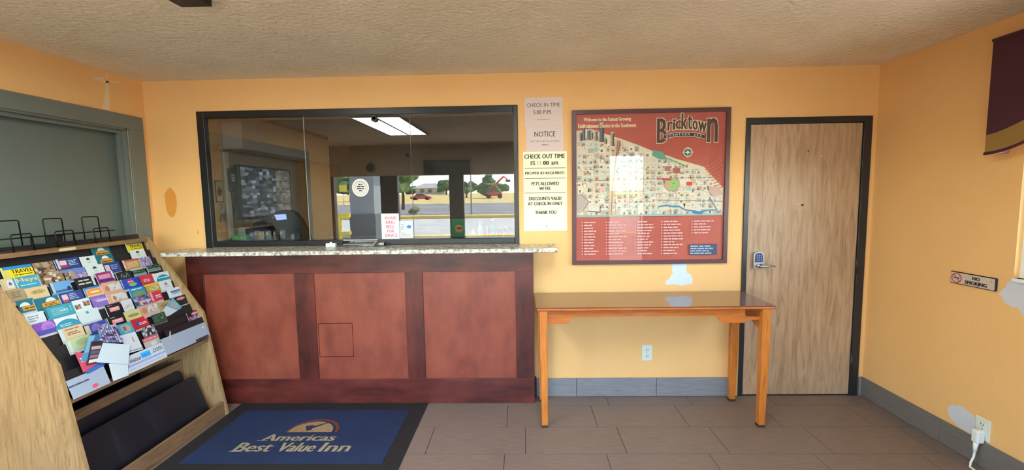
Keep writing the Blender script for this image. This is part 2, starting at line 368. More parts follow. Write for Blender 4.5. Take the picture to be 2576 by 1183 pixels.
# patches and marks on the paint: thin skins of filler, children of their wall
def blob(name, parent, O, U, V, N, pts, mat, t=.0012, jag=.006, n=4):
    P = []
    for (a, b), (c, d) in zip(pts, pts[1:]+pts[:1]):
        for i in range(n):
            f = i/n; P.append((a+(c-a)*f+rnd.uniform(-jag, jag), b+(d-b)*f+rnd.uniform(-jag, jag)))
    m = MB(); m.poly3(Vector(O)+Vector(N)*t, U, V, N, P, t, mat); return m.build(name, parent)
BX, BZ, BN = (1, 0, 0), (0, 0, 1), (0, -1, 0)
blob('filler_patch', wall_back, (0, 0, 0), BX, BZ, BN, [(1.105, 1.028), (1.225, 1.028), (1.215, .97), (1.255, .93), (1.262, .875), (1.20, .863), (1.14, .872), (1.062, .868), (1.072, .905), (1.12, .95)], plain('c9d6e4', .9), n=3)
blob('filler_patch', wall_back, (0, 0, 0), BX, BZ, BN, [(-2.674+.044*math.cos(a*.52)*(1+.1*(a % 2)), 1.54+.112*math.sin(a*.52)) for a in range(12)], plain('d8913a', .7), n=1, jag=.004)
blob('filler_patch', wall_back, (0, 0, 0), BX, BZ, BN, [(-2.488, 1.30), (-2.478, 1.30), (-2.478, 1.322), (-2.487, 1.322)], plain('d8913a', .7), n=1, jag=.001)
LX, LN = (0, 1, 0), (1, 0, 0)
WHT = plain('e6d0a8', .9)
blob('filler_patch', wall_left, (XL, 0, 0), LX, BZ, LN, [(-.283, 2.425), (-.27, 2.425), (-.268, 2.30), (-.282, 2.178), (-.335, 2.178), (-.30, 2.30), (-.292, 2.37)], WHT, n=2, jag=.003)
blob('filler_patch', wall_left, (XL, 0, 0), LX, BZ, LN, [(-.37, 2.375), (-.30, 2.39), (-.28, 2.372), (-.19, 2.392), (-.19, 2.382), (-.29, 2.36), (-.37, 2.366)], WHT, n=2, jag=.003)
RX, RN = (0, 1, 0), (-1, 0, 0)
blob('filler_patch', wall_right, (XR, 0, 0), RX, BZ, RN, [(-.660, .225), (-.69, .272), (-.76, .280), (-.825, .255), (-.833, .18), (-.80, .150), (-.74, .150), (-.68, .182)], PLAST, n=3)
blob('filler_patch', wall_right, (XR, 0, 0), RX, BZ, RN, [(-.895, .985), (-.93, 1.05), (-.95, 1.082), (-1.2, 1.082), (-1.2, .93), (-1.02, .90), (-.985, .93), (-.92, .945)], PLAST, n=3)

# door with dark frame
m = MB(); m.box(DX0, 1.655, -.012, .12, 0, 2.085, DOORF); m.box(2.458, DX1, -.012, .12, 0, 2.085, DOORF); m.box(1.655, 2.458, -.012, .12, 2.042, 2.085, DOORF)
m.box(1.655, 1.66, .03, .05, 0, 2.042, DOORF); m.box(1.655, 2.458, -.004, .12, -.004, .006, DOORF)
door1 = m.build('door_1', kind='structure', bevel=.003)
MB().box(1.66, 2.455, 0, .04, .008, 2.038, VENEER).build('door_leaf', door1, bevel=.002)
for z0, z1 in ((1.68, 1.80), (.94, 1.07), (.20, .33)):
    m = MB(); m.cyl((2.458, -.012, z0), (2.458, -.012, z1), .009, DOORF, 12); m.build('hinge', door1)
m = MB(); m.ball((2.075, -.0005, 1.842), .006, BLKP, 1, (1, .3, 1)); m.ball((2.17, -.0005, 1.805), .007, plain('d8c0a0'), 1, (1, .3, 1)); m.ball((2.05, -.0005, 1.452), .008, BLKP, 1, (1.6, .3, 1)); m.box(1.99, 2.05, -.0012, 0, 1.459, 1.462, plain('d8c0a0'))
m.build('screw_hole', door1)
t = thing('door_lock', (1.735, 0, .985), 'silver keypad lock with lever handle on the wood door', 'door lock')
SIL = plain('b4b4b8', .25, .9); DKB = plain('1c2a52', .3)
m = MB(); pr = [(1.698+.0, .992), (1.706, .984), (1.766, .984), (1.774, .992), (1.774, 1.088), (1.764, 1.105), (1.736, 1.112), (1.708, 1.105), (1.698, 1.088)]
m.prism(pr, 1, -.024, 0, SIL); m.build('lock_body', t, bevel=.003)
m = MB(); m.prism([(1.710, 1.035), (1.764, 1.035), (1.764, 1.088), (1.750, 1.102), (1.724, 1.102), (1.710, 1.088)], 1, -.028, -.0235, DKB); kp = m.build('keypad', t, bevel=.001)
for i in range(3):
    for j in range(4): MB().box(1.717+.015*i, 1.727+.015*i, -.0295, -.0275, 1.042+.013*j, 1.051+.013*j, plain('5c78b8', .4)).build('key', kp)
m = MB(); m.cyl((1.738, -.024, 1.008), (1.738, -.045, 1.008), .017, SIL); m.cyl((1.738, -.045, 1.008), (1.738, -.065, 1.008), .010, SIL)
m.tube([(1.738, -.062, 1.008), (1.76, -.064, 1.010), (1.79, -.062, 1.012), (1.82, -.060, 1.010), (1.838, -.056, 1.006)], [.010, .010, .008, .007, .006], SIL, 10); m.build('lever', t)

# ---------------------------------------------------------------- check-in window (window_1)
IX0, IX1, IZ0, IZ1 = -2.363, -.064, 1.238, 2.162
t = thing('window_1', (-1.225, .06, WZ0), None, None); t['kind'] = 'structure'
MB().box(WX0, IX0, -.012, .035, WZ0, WZ1, FRAMEB).build('frame_side', t, bevel=.004)
MB().box(IX1, WX1, -.012, .035, WZ0, WZ1, FRAMEB).build('frame_side', t, bevel=.004)
MB().box(IX0, IX1, -.012, .035, IZ1, WZ1, FRAMEB).build('frame_head', t, bevel=.004)
m = MB(); m.box(WX0, IX0+.004, .035, .13, IZ0, IZ1, WALL); m.box(IX1-.004, WX1, .035, .13, IZ0, IZ1, WALL); m.box(WX0, WX1, .035, .13, IZ1, WZ1, WALL); m.build('reveal', t)
MB().box(IX0, -1.37, -.012, .13, WZ0+.012, IZ0, FRAMEB).build('frame_sill', t, bevel=.004)
MB().box(-1.105, IX1, -.012, .13, WZ0+.012, IZ0, FRAMEB).build('frame_sill', t, bevel=.004)
MB().box(WX0, WX1, -.008, .13, WZ0, WZ0+.014, plain('5e4c3c', .6)).build('packer_strip', t)
MB().box(-1.37, -1.105, .0, .10, WZ0+.014, WZ0+.022, plain('9a9a9c', .3, .8)).build('cash_tray', t)
MB().box(-1.37, -1.105, .006, .018, IZ0-.006, IZ0, plain('b8b8bc', .3, .8)).build('glass_edge_channel', t)
for a, b in ((IX0, -1.628), (-1.624, -.830), (-.826, IX1)): MB().box(a, b, .012, .018, IZ0, IZ1, CGLASS).build('pane', t)
CLR = plain('b0b4b0', .2, var=.02)
MB().box(-1.6275, -1.6245, .0105, .0195, IZ0, IZ1, CLR).build('glass_edge', t)
MB().box(-.8295, -.8265, .0105, .0195, IZ0, IZ1, plain('3a4444', .2)).build('glass_edge', t)
m = MB(); m.box(-1.103, -1.078, -.006, .012, 2.128, IZ1, BLKP); m.prism([(-1.10+.022*math.cos(a*.4)+.01, 2.13+.018*math.sin(a*.4)) for a in range(16)], 1, -.006, .012, BLKP); m.build('glass_clip', t)

# ---------------------------------------------------------------- counter
top = thing('counter_top', (-1.16, -.14, 1.172), 'long thin speckled grey counter top under the black check-in window', 'counter top')
m = MB(); m.box(-2.552, .235, -.285, 0, 1.160, 1.190, GRANITE); m.build('slab', top, bevel=.006, seg=3)
cab = thing('reception_counter', (-1.22, -.055, 0), 'wide dark cherry front with three panels below the speckled counter top', 'reception counter')
CX0, CX1, CY = -2.515, .070, -.11
PX = [(-2.389, -1.704), (-1.557, -.877), (-.747, -.063)]; PZ0, PZ1 = .192, 1.003
MB().box(CX0, CX1, CY, 0, PZ1, 1.158, CHERRYF).build('top_rail', cab, bevel=.002)
MB().box(CX0, CX1, CY, 0, 0, PZ0, CHERRYF).build('bottom_rail', cab, bevel=.002)
ed = [CX0]+[e for p in PX for e in p]+[CX1]
for i in range(0, 8, 2): MB().box(ed[i], ed[i+1], CY, 0, PZ0, PZ1, CHERRYV).build('stile', cab, bevel=.002)
for i, (a, b) in enumerate(PX):
    if i != 1: MB().box(a, b, CY+.010, -.01, PZ0, PZ1, CHERRYP).build('panel', cab)
a, b = PX[1]; hx0, hx1, hz0, hz1 = -1.549, -1.287, .360, .621
m = MB(); m.box(a, hx0, CY+.010, -.01, PZ0, PZ1, CHERRYP); m.box(hx1, b, CY+.010, -.01, PZ0, PZ1, CHERRYP); m.box(hx0, hx1, CY+.010, -.01, PZ0, hz0, CHERRYP); m.box(hx0, hx1, CY+.010, -.01, hz1, PZ1, CHERRYP)
m.box(hx0, hx1, -.02, -.01, hz0, hz1, BLKP); m.build('panel', cab)
MB().box(hx0+.004, hx1-.004, CY+.009, -.03, hz0+.004, hz1-.004, CHERRYP).build('access_flap', cab, bevel=.002, label='small square access flap cut into the middle panel')
MB().box(CX1, .085, -.03, 0, 0, .16, BLKP).build('gap_shade_strip', cab)  # black strip painted in as the shade of the gap beside the base tiles

# small things on the counter at the tray
WPL = plain('dfe6e6', .4)
t = thing('latch', (-1.448, -.03, 1.190), 'small white plastic latch at the left end of the metal bar', 'latch')
m = MB(); m.box(-1.484, -1.412, -.045, -.013, 1.190, 1.218, WPL); m.build('block', t, bevel=.004)
m = MB(); m.cyl((-1.448, -.03, 1.218), (-1.448, -.03, 1.226), .008, WPL); m.build('button', t)
t = thing('security_bar', (-1.27, -.025, 1.190), 'thin silver bar lying along the front of the cash tray', 'bar')
m = MB(); m.tube([(-1.41, -.03, 1.196), (-1.2, -.03, 1.196), (-1.12, -.03, 1.198)], .005, SIL); m.build('rod', t)
t = thing('bar_lock', (-1.07, -.03, 1.190), 'small silver lock at the right end of the metal bar', 'lock')
m = MB(); m.cyl((-1.105, -.03, 1.206), (-1.045, -.03, 1.206), .0155, SIL); m.build('barrel', t)
m = MB(); m.tube([(-1.112+.014*math.cos(a*.6), -.03, 1.206+.012*math.sin(a*.6)) for a in range(8)], .003, SIL, 6); m.build('shackle', t)
m = MB(); m.tube([(-1.045, -.03, 1.206), (-1.02, -.03, 1.204), (-1.0, -.025, 1.2)], [.008, .006, .004], BLKP, 6); m.build('tail', t)

# papers on the glass, outside face at y=.012
GZ = .0118
t = thing('bell_notice', (-1.005, GZ, 1.24), 'white paper with red capitals PLEASE RING BELL FOR SERVICE taped inside the glass', 'notice')
m = MB(); m.box(-1.073, -.938, GZ-.0008, GZ, 1.24, 1.432, plain('d6e4ea', .7)); pr = Print(m, (-1.073, GZ-.0008, 1.432), (1, 0, 0), (0, 0, -1), BN)
for i, (s_, a, b) in enumerate((('PLEASE', .03, .115), ('RING', .035, .10), ('BELL', .037, .10), ('FOR', .045, .095), ('SERVICE', .025, .12))):
    pr.text(s_, a, .022+.033*i, b, .045+.033*i, 'cc4a62', bold=.0007)
m.build('sheet', t)
t = thing('card_notice', (-.885, GZ, 1.245), 'small white printed card with blue oval mark right of the bell notice', 'notice')
m = MB(); m.box(-.935, -.835, GZ-.0008, GZ, 1.245, 1.375, plain('cddce4', .7)); pr = Print(m, (-.935, GZ-.0008, 1.375), (1, 0, 0), (0, 0, -1), BN)
pr.rect(.008, .015, .045, .075, 'e8eef0'); pr.line([(.006, .012), (.047, .012), (.047, .09), (.006, .09), (.006, .012)], .002, '7a9aa8'); pr.ell(.072, .045, .018, .013, '3f7fc0'); pr.bars(.01, .02, .04, .07, 4, '8aa0b0'); pr.bars(.01, .095, .085, .12, 2, 'b09a80')
m.build('sheet', t)
t = thing('round_sticker', (-1.22, GZ, 1.563), 'round white window sticker with grey text lines inside a ring', 'sticker')
m = MB(); m.prism([(-1.22+.064*math.cos(i*math.pi/16), 1.63+.067*math.sin(i*math.pi/16)) for i in range(32)], 1, GZ-.0006, GZ, plain('e6e6e4', .6))
pr = Print(m, (-1.284, GZ-.0006, 1.697), (1, 0, 0), (0, 0, -1), BN)
pr.ell(.064, .067, .052, .054, '7a7a78'); pr.ell(.064, .067, .049, .051, 'dededc'); pr.ell(.064, .067, .038, .040, '70706e'); pr.ell(.064, .067, .036, .038, 'e6e6e4')
for i, (a, b) in enumerate(((.048, .080), (.036, .092), (.036, .092), (.05, .078))): pr.bars(a, .038+.0155*i, b, .049+.0155*i, 1, '2c2c2c', .9)
for k in range(9): pr.ell(.064+.0445*math.cos(math.pi*(1.12+.095*k)), .067+.0455*math.sin(math.pi*(1.12+.095*k)), .002, .003, '4a4a48', 60)
m.build('sticker_face', t)

# ---------------------------------------------------------------- notices on the back wall
def sheet(label, x0, x1, z0, z1, col, draw, rough=.6, t_=.0012, y=0.0, name='wall_notice'):
    o = thing(name, ((x0+x1)/2, y, z0), label, 'notice')
    m = MB(); m.box(x0, x1, y-t_, y, z0, z1, plain(col, rough)); pr = Print(m, (x0, y-t_, z1), (1, 0, 0), (0, 0, -1), BN); draw(pr); m.build('sheet', o); return o
def d1(p):
    p.text('CHECK IN TIME', .014, .040, .258, .068, '5a5458'); p.text('5:00 P.M.', .062, .090, .195, .120, '5a5458', bold=.0006); p.rect(.09, .158, .18, .161, '6a6468')
sheet('upper pinkish white paper reading CHECK IN TIME 5:00 P.M. left of the map', .023, .298, 2.060, 2.262, 'd8c8c4', d1)
def d2(p):
    p.text('NOTICE', .062, .048, .215, .086, '4a4448', bold=.0006); p.text('NO VISITORS ALLOWED', .03, .112, .245, .126, '6a6468'); p.bars(.115, .138, .165, .152, 1, '8a8488')
sheet('lower pinkish white paper reading NOTICE directly above the check out sign', .029, .304, 1.872, 2.066, 'd6c6c4', d2, y=-.0013)
def d3(p):
    K = '2e2c22'
    p.text('CHECK OUT TIME', .010, .018, .305, .050, K, bold=.0016)
    p.text('IS', .056, .068, .088, .098, K, bold=.0012); p.text('11:', .104, .068, .142, .098, 'a8a68e', bold=.001); p.text('00', .148, .068, .188, .098, K, bold=.0024); p.text('am', .208, .074, .256, .098, K, bold=.0014)
    p.rect(.008, .118, .312, .1225, '5a5846'); p.text('PROPER ID REQUIRED', .014, .146, .302, .170, K, bold=.0012)
    p.rect(.008, .193, .312, .197, '5a5846'); p.text('PETS ALLOWED', .060, .222, .262, .247, K, bold=.0012); p.text('W/ FEE', .116, .257, .200, .281, K, bold=.0012)
    p.rect(.008, .300, .312, .304, '5a5846'); p.text('DISCOUNTS VALID', .040, .332, .280, .356, K, bold=.0012); p.text('AT CHECK-IN ONLY', .032, .370, .288, .394, K, bold=.0012)
    p.text('THANK YOU', .085, .434, .240, .460, K, bold=.0012); p.rect(.163, .548, .175, .552, K)
sheet('tall cream sign reading CHECK OUT TIME beside the check-in window', .006, .327, 1.286, 1.872, 'f0efcf', d3, .45, .003)

# ---------------------------------------------------------------- framed map poster
pf = thing('map_poster', (.934, -.012, 1.029), 'large framed red Bricktown map poster above the wooden table', 'poster')
FR = plain('56353a', .35)
px0, px1, pz0, pz1 = .364, 1.504, 1.029, 2.162; fw = .029
def fbar(pts): MB().prism(pts, 1, -.024, 0, FR).build('frame_bar', pf, bevel=.003)
fbar([(px0, pz1), (px1, pz1), (px1-fw, pz1-fw), (px0+fw, pz1-fw)]); fbar([(px0, pz0), (px0+fw, pz0+fw), (px1-fw, pz0+fw), (px1, pz0)])
fbar([(px0, pz0), (px0, pz1), (px0+fw, pz1-fw), (px0+fw, pz0+fw)]); fbar([(px1, pz0), (px1-fw, pz0+fw), (px1-fw, pz1-fw), (px1, pz1)])
ax0, ax1, az0, az1 = px0+fw, px1-fw, pz0+fw, pz1-fw
m = MB(); m.box(ax0, ax1, -.008, -.002, az0, az1, plain('b9574a', .5, var=.12)); pr = Print(m, (ax0, -.008, az1), (1, 0, 0), (0, 0, -1), BN, eps=.00012)
W_, H_ = ax1-ax0, az1-az0
def q(X, Z): return (X-ax0, az1-Z)
# map field
edge = [(.398, 2.016), (.50, 2.03), (.674, 1.968), (.717, 1.955), (.85, 1.905), (.949, 1.863), (1.06, 1.825), (1.123, 1.802), (1.326, 1.741), (1.37, 1.69), (1.46, 1.594)]
pr.poly([q(*p) for p in edge]+[q(ax1-.006, 1.59), q(ax1-.006, 1.382), q(ax0+.004, 1.382)], 'ded8c4')
def top_at(X):
    for (a, za), (b, zb) in zip(edge, edge[1:]):
        if a <= X <= b: return za+(zb-za)*(X-a)/(b-a)
    return edge[-1][1]
k1 = pr.k+1; pr.k = k1
for i in range(26):      # city blocks
    for j in range(15):
        X = .405+i*.0415+rnd.uniform(-.006, .006); Z = 1.398+j*.042+rnd.uniform(-.006, .006)
        if Z+.036 > top_at(X+.02) or X > 1.44: continue
        wd, ht = rnd.uniform(.030, .040), rnd.uniform(.028, .040); s_ = rnd.uniform(-.010, .004)
        a, b = q(X, Z); pr.poly([(a, b), (a+wd, b-rnd.uniform(0, .006)), (a+wd+s_, b-ht), (a+s_, b-ht)], rnd.choice(PAL['map'].split()), k1)
        if rnd.random() < .75:
            pr.poly([(a+.005, b-.004), (a+wd*.6, b-.005), (a+wd*.6, b-ht*.65), (a+.005, b-ht*.6)], rnd.choice(['8c8474', 'b07a70', '6e7a70', 'efe8dc', '9a6a5c', 'a8b8b4']), k1+1)
        if rnd.random() < .5:
            for _ in range(3):
                u_, v_ = rnd.uniform(0, wd), rnd.uniform(0, ht); pr.rect(a+u_, b-v_-.003, a+u_+rnd.uniform(.003, .012), b-v_, rnd.choice(['4e4a42', '6e7a6c', 'efe8dc', '5a4a44']), k1+2)
pr.k = k1+3
for i in range(22):     # streets and outlines
    x_ = .41+i*.048+rnd.uniform(-.01, .01)
    if rnd.random() < .6: pr.line([q(x_, 1.385), q(x_-.02, min(top_at(max(.4, min(x_, 1.45)))-.03, 1.8))], .0022, rnd.choice(['5c564c', 'e8e0d0', '7a7468']), k1+3)
for z_ in (1.45, 1.505, 1.56, 1.615, 1.66, 1.71, 1.75): pr.line([q(.40, z_-.01), q(min(1.44, 1.06+(1.86-z_)*1.7), z_+.006)], .003, rnd.choice(['5c564c', 'e8e0d0']), k1+3)
pr.line([q(.40, 1.395), q(1.466, 1.392)], .012, '9ab4b4'); pr.line([q(.40, 1.385), q(1.47, 1.383)], .004, '5a3c38')
pr.line([q(.96, 1.505), q(1.466, 1.488)], .006, '8a9a94'); pr.line([q(1.37, 1.52), q(1.44, 1.40)], .010, '7a8688')
pr.poly([q(.680, 1.955), q(.712, 1.95), q(.675, 1.60), q(.665, 1.40), q(.632, 1.40), q(.640, 1.62)], 'ccb898'); pr.line([q(.70, 1.94), q(.662, 1.60), q(.652, 1.40)], .008, '8a6a50'); pr.line([q(.715, 1.94), q(.70, 1.84)], .010, '9a5a44')
for X, wd, ht, c_ in ((.44, .022, .10, '7c7470'), (.475, .03, .06, '6a7c90'), (.50, .02, .04, '9c9a88'), (.565, .034, .125, '6e6a70'), (.60, .02, .03, 'a49a80'), (.645, .026, .085, 'b0a484'), (.42, .02, .05, '888070'), (.53, .02, .06, 'b0a070')):
    a, b = q(X, top_at(X)-.075); pr.rect(a, b-ht-.01, a+wd, b, c_); pr.rect(a+wd*.55, b-ht-.01, a+wd, b, '4c4850'); pr.ell(a+wd*.5, b-ht-.01, wd*.5, .008, 'b8b0a4')
pr.poly([q(.955, 1.868), q(1.02, 1.855), q(1.06, 1.80), q(1.0, 1.80), q(.95, 1.83)], '5c9a84'); pr.line([q(1.06, 1.82), q(1.20, 1.755)], .014, 'c8d0a4'); pr.line([q(1.06, 1.808), q(1.20, 1.742)], .006, '6aa080')
a, b = q(1.095, 1.615); pr.ell(a, b, .058, .050, 'b0a090'); pr.ell(a+.003, b, .046, .039, '8cc070'); pr.poly([(a-.045, b+.02), (a-.02, b+.032), (a-.01, b+.005), (a-.02, b-.02), (a-.045, b-.01)], 'c8a070'); pr.ell(a+.012, b-.008, .006, .005, '4a8a4a')
pr.poly([q(1.20, 1.635), q(1.24, 1.632), q(1.24, 1.605), q(1.205, 1.607)], 'd8342c'); pr.poly([q(1.02, 1.665), q(1.09, 1.66), q(1.09, 1.645), q(1.02, 1.648)], 'b83c34'); pr.rect(*q(1.04, 1.75), *q(1.08, 1.715), 'a8705c'); pr.rect(*q(1.10, 1.735), *q(1.15, 1.70), 'a05a50')
pr.line([q(1.0, 1.455), q(1.06, 1.465), q(1.10, 1.455), q(1.15, 1.455), q(1.19, 1.43), q(1.25, 1.42), q(1.30, 1.41), q(1.36, 1.425), q(1.41, 1.425)], .011, '3a86b0'); pr.poly([q(1.255, 1.425), q(1.33, 1.41), q(1.31, 1.395), q(1.26, 1.40)], '2f7cae')
pr.poly([q(1.36, 1.60), q(1.44, 1.585), q(1.465, 1.54), q(1.40, 1.52), q(1.37, 1.55)], 'c8a898'); pr.poly([q(.40, 1.56), q(.45, 1.55), q(.485, 1.50), q(.45, 1.45), q(.40, 1.42)], 'b4a8a4'); pr.line([q(.42, 1.56), q(.487, 1.50), q(.45, 1.44), q(.415, 1.415)], .004, 'a0524a')
pr.poly([q(.48, 1.475), q(.565, 1.47), q(.57, 1.425), q(.485, 1.43)], 'd4d0c8'); pr.line([q(.48, 1.43), q(.57, 1.42), q(.57, 1.465)], .006, '4c4c48')
for _ in range(260):
    X = rnd.uniform(.40, 1.45); Z = rnd.uniform(1.40, 1.95)
    if Z < top_at(X)-.01: a, b = q(X, Z); r_ = rnd.uniform(.002, .006); pr.ell(a, b, r_, r_*.8, rnd.choice(['4a6a4c', '5c7c5c', '7a5a48', '3c4a40', 'e4dcd0', '6a8a8a']), k1+5, 6)
pr.k = k1+40
for k_ in range(9):   # pale sweeping streaks at the right
    a, b = q(1.32+.012*k_, 1.74-.02*k_); pr.line([(a, b), (a+.05, b-.012), (a+.09, b-.035), (a+.125-.008*k_, b-.07)], .006, 'bf6a50', pr.k)
pr.text('Welcome to the Fastest Growing', .058, .025, .398, .058, 'ecd9b4', bold=.0012); pr.text('Entertainment District in the Southwest', .018, .068, .436, .098, 'ecd9b4', bold=.0012)
# the name as a drawn wordmark: tall first and last letter, arched middle
def arch(x, y, cx=.778, rx=.215, lift=.045): return y-lift*(1-((x-cx)/rx)**2)
DKT, CRM = '4a3230', 'd8c6a4'
letters = [('B', .590, .655, .040, .215, 0), ('r', .664, .695, .100, .162, 1), ('i', .700, .716, .088, .162, 1), ('c', .722, .756, .100, .162, 1), ('k', .763, .803, .052, .165, 1), ('t', .808, .836, .066, .165, 1), ('o', .843, .876, .098, .165, 1), ('w', .883, .940, .098, .168, 1), ('n', .950, 1.020, .045, .215, 0)]
for c_, b_ in ((CRM, .0085), (DKT, .0042)):
    for ch, x0, x1, y0, y1, ar in letters:
        o_ = 0 if c_ == DKT else .006
        pr.text(ch, x0, y0-o_, x1, y1+o_, c_, bold=(b_*.6 if ar and c_ == DKT else b_), fn=(lambda x, y: (x, arch(x, y))) if ar else None)
for s_ in (.0,):
    N_ = 16; A = [(.640+.29*i/N_) for i in range(N_+1)]
    pr.poly([(x, arch(x, .216)) for x in A]+[(x, arch(x, .184)) for x in A[::-1]], CRM); pr.poly([(x, arch(x, .212)) for x in A]+[(x, arch(x, .188)) for x in A[::-1]], '26282e')
    for i, ch in enumerate('DOWNTOWN OKC'):
        if ch != ' ':
            x = .655+.0218*i; pr.text(ch, x, .193, x+.013, .207, 'd0d4d0', bold=.0004, fn=lambda x, y: (x, arch(x, y)))
a, b = q(1.203, 1.847); pr.ell(a, b, .034, .034, CRM); pr.ell(a, b, .027, .027, '3c5c60')
for i in range(4):
    an = i*math.pi/2; an2 = an+math.pi/4
    pr.poly([(a+.024*math.cos(an), b+.024*math.sin(an)), (a+.006*math.cos(an2), b+.006*math.sin(an2)), (a, b), (a+.006*math.cos(an-math.pi/4), b+.006*math.sin(an-math.pi/4))], 'd4dcd4', pr.k+1)
    pr.poly([(a+.046*math.cos(an), b+.046*math.sin(an)), (a+.034*math.cos(an+.22), b+.034*math.sin(an+.22)), (a+.034*math.cos(an-.22), b+.034*math.sin(an-.22))], 'c8866a', pr.k+1)
pr.k += 2
# legend in the lower red band: columns of small lines
for x0, x1, z0, n_ in ((.04, .15, 1.352, 12), (.22, .36, 1.352, 12), (.43, .56, 1.352, 12), (.625, .79, 1.352, 12), (.845, 1.0, 1.352, 5)):
    a, b = x0, az1-z0
    for i in range(n_): pr.bars(a+.018, b+i*.0215, a+.018+(x1-x0)*rnd.uniform(.5, 1), b+.014+i*.0215, 1, 'd8a8a4', .62); pr.rect(a, b+.003+i*.0215, a+.009, b+.011+i*.0215, 'd8a8a4', pr.k)
pr.rect(.835, H_-.115, 1.035, H_-.035, '30405c'); pr.bars(.84, H_-.11, 1.03, H_-.04, 4, '90a4b8')
m.build('map_print', pf)
MB().box(ax0, ax1, -.0145, -.0125, az0, az1, PGLASS).build('picture_glass', pf)

# ---------------------------------------------------------------- table
tb = thing('side_table', (.845, -.25, 0), 'narrow honey wood table with reddish top standing against the yellow wall', 'table')
MB().prism([(.076, -.475), (1.614, -.475), (1.614, -.04), (.076, -.04)], 2, .800, .822, TBLT).build('table_top', tb, bevel=.006, seg=3)
MB().box(.082, 1.608, -.479, -.472, .802, .816, TBLA).build('edge_strip', tb, bevel=.003)
def leg(x, y, sx):
    w = .026; a = .021
    m = MB(); v = []
    for z, h, dx in ((.0, a, sx*.004), (.02, a, sx*.004), (.50, w, 0), (.80, w, 0)): v += [(x+dx-h, y-h, z), (x+dx+h, y-h, z), (x+dx+h, y+h, z), (x+dx-h, y+h, z)]
    f = [(0, 3, 2, 1), (12, 13, 14, 15)]+[(4*k+i, 4*k+(i+1) % 4, 4*k+4+(i+1) % 4, 4*k+4+i) for k in range(3) for i in range(4)]
    m.faces(v, f, TBLW); o = m.build('leg', tb, bevel=.004)
    MB().box(x+sx*.004-.022, x+sx*.004+.022, y-.022, y+.022, 0, .018, plain('3a2c22', .6)).build('foot', o)
leg(.124, -.445, 1); leg(1.562, -.445, -1); leg(.124, -.075, 1); leg(1.545, -.075, -1)
def apron(y0, y1, name='front_apron'):
    P = [(.146, .802), (.146, .703), (.270, .703), (.292, .712), (.305, .735), (.330, .749), (1.235, .749), (1.262, .740), (1.282, .712), (1.305, .699), (1.44, .699), (1.44, .802)]
    MB().prism(P, 1, y0, y1, TBLA).build(name, tb, bevel=.002)
apron(-.436, -.418); 
MB().box(.146, 1.52, -.068, -.052, .715, .802, TBLA).build('back_apron', tb)
MB().prism([(-.42, .802), (-.42, .66), (-.36, .655), (-.30, .69), (-.1, .70), (-.1, .802)], 0, 1.548, 1.566, TBLA).build('side_apron', tb)
MB().prism([(-.42, .802), (-.42, .66), (-.36, .655), (-.30, .69), (-.1, .70), (-.1, .802)], 0, .118, .136, TBLA).build('side_apron', tb)
MB().box(1.44, 1.548, -.432, -.425, .72, .742, TBLA).build('corner_brace', tb)

# ---------------------------------------------------------------- outlets
OUTM = plain('d4dcd4', .4); SLOT = plain('26262a', .6)
def outlet(label, O, U, N, z):
    o = thing('wall_outlet', tuple(Vector(O)+Vector((0, 0, z-.06))), label, 'outlet'); O = Vector(O)+Vector((0, 0, z)); U, N = Vector(U), Vector(N); Z = Vector((0, 0, 1))
    MB().slab(O-U*.039-Z*.061+N*.006, U, Z, N, .078, .122, .006, OUTM).build('cover_plate', o, bevel=.002)
    for s_ in (-1, 1):
        m = MB(); m.slab(O-U*.017-Z*.014+Z*.024*s_+N*.0085, U, Z, N, .034, .028, .003, OUTM); so_ = m.build('socket', o, bevel=.002)
        m = MB()
        for a in (-.009, .006): m.slab(O+U*a-Z*.001+Z*.024*s_+N*.0092, U, Z, N, .003, .010, .001, SLOT)
        m.slab(O-U*.0025-Z*.010+Z*.024*s_+N*.0092, U, Z, N, .005, .005, .001, SLOT); m.build('slot', so_)
    m = MB(); m.slab(O-U*.0025-Z*.0025+N*.0075, U, Z, N, .005, .005, .002, SIL); m.build('screw', o)
    return o
outlet('pale wall outlet under the wooden table', (.930, 0, 0), (1, 0, 0), (0, -1, 0), .343)
outlet('beige wall outlet with a plug in it above the right baseboard', (XR, -.872, 0), (0, 1, 0), (-1, 0, 0), .215)
t = thing('power_plug', (XR-.05, -.875, .12), 'white plug and cord hanging from the outlet on the right wall', 'plug')
m = MB(); m.box(XR-.052, XR-.010, -.895, -.857, .138, .212, WPL); m.build('plug_body', t, bevel=.008, seg=3)
m = MB(); m.tube([(XR-.04, -.878, .14), (XR-.045, -.88, .11), (XR-.048, -.882, .085)], [.013, .010, .007], WPL, 10); m.build('strain_relief', t)
m = MB(); m.tube([(XR-.048, -.882, .09), (XR-.055, -.886, .06), (XR-.075, -.892, .03), (XR-.085, -.90, .008), (XR-.09, -.96, .0055), (XR-.07, -1.05, .0055), (XR-.06, -1.25, .0055), (XR-.09, -1.5, .0055)], .0055, WPL, 8); m.build('cord', t)

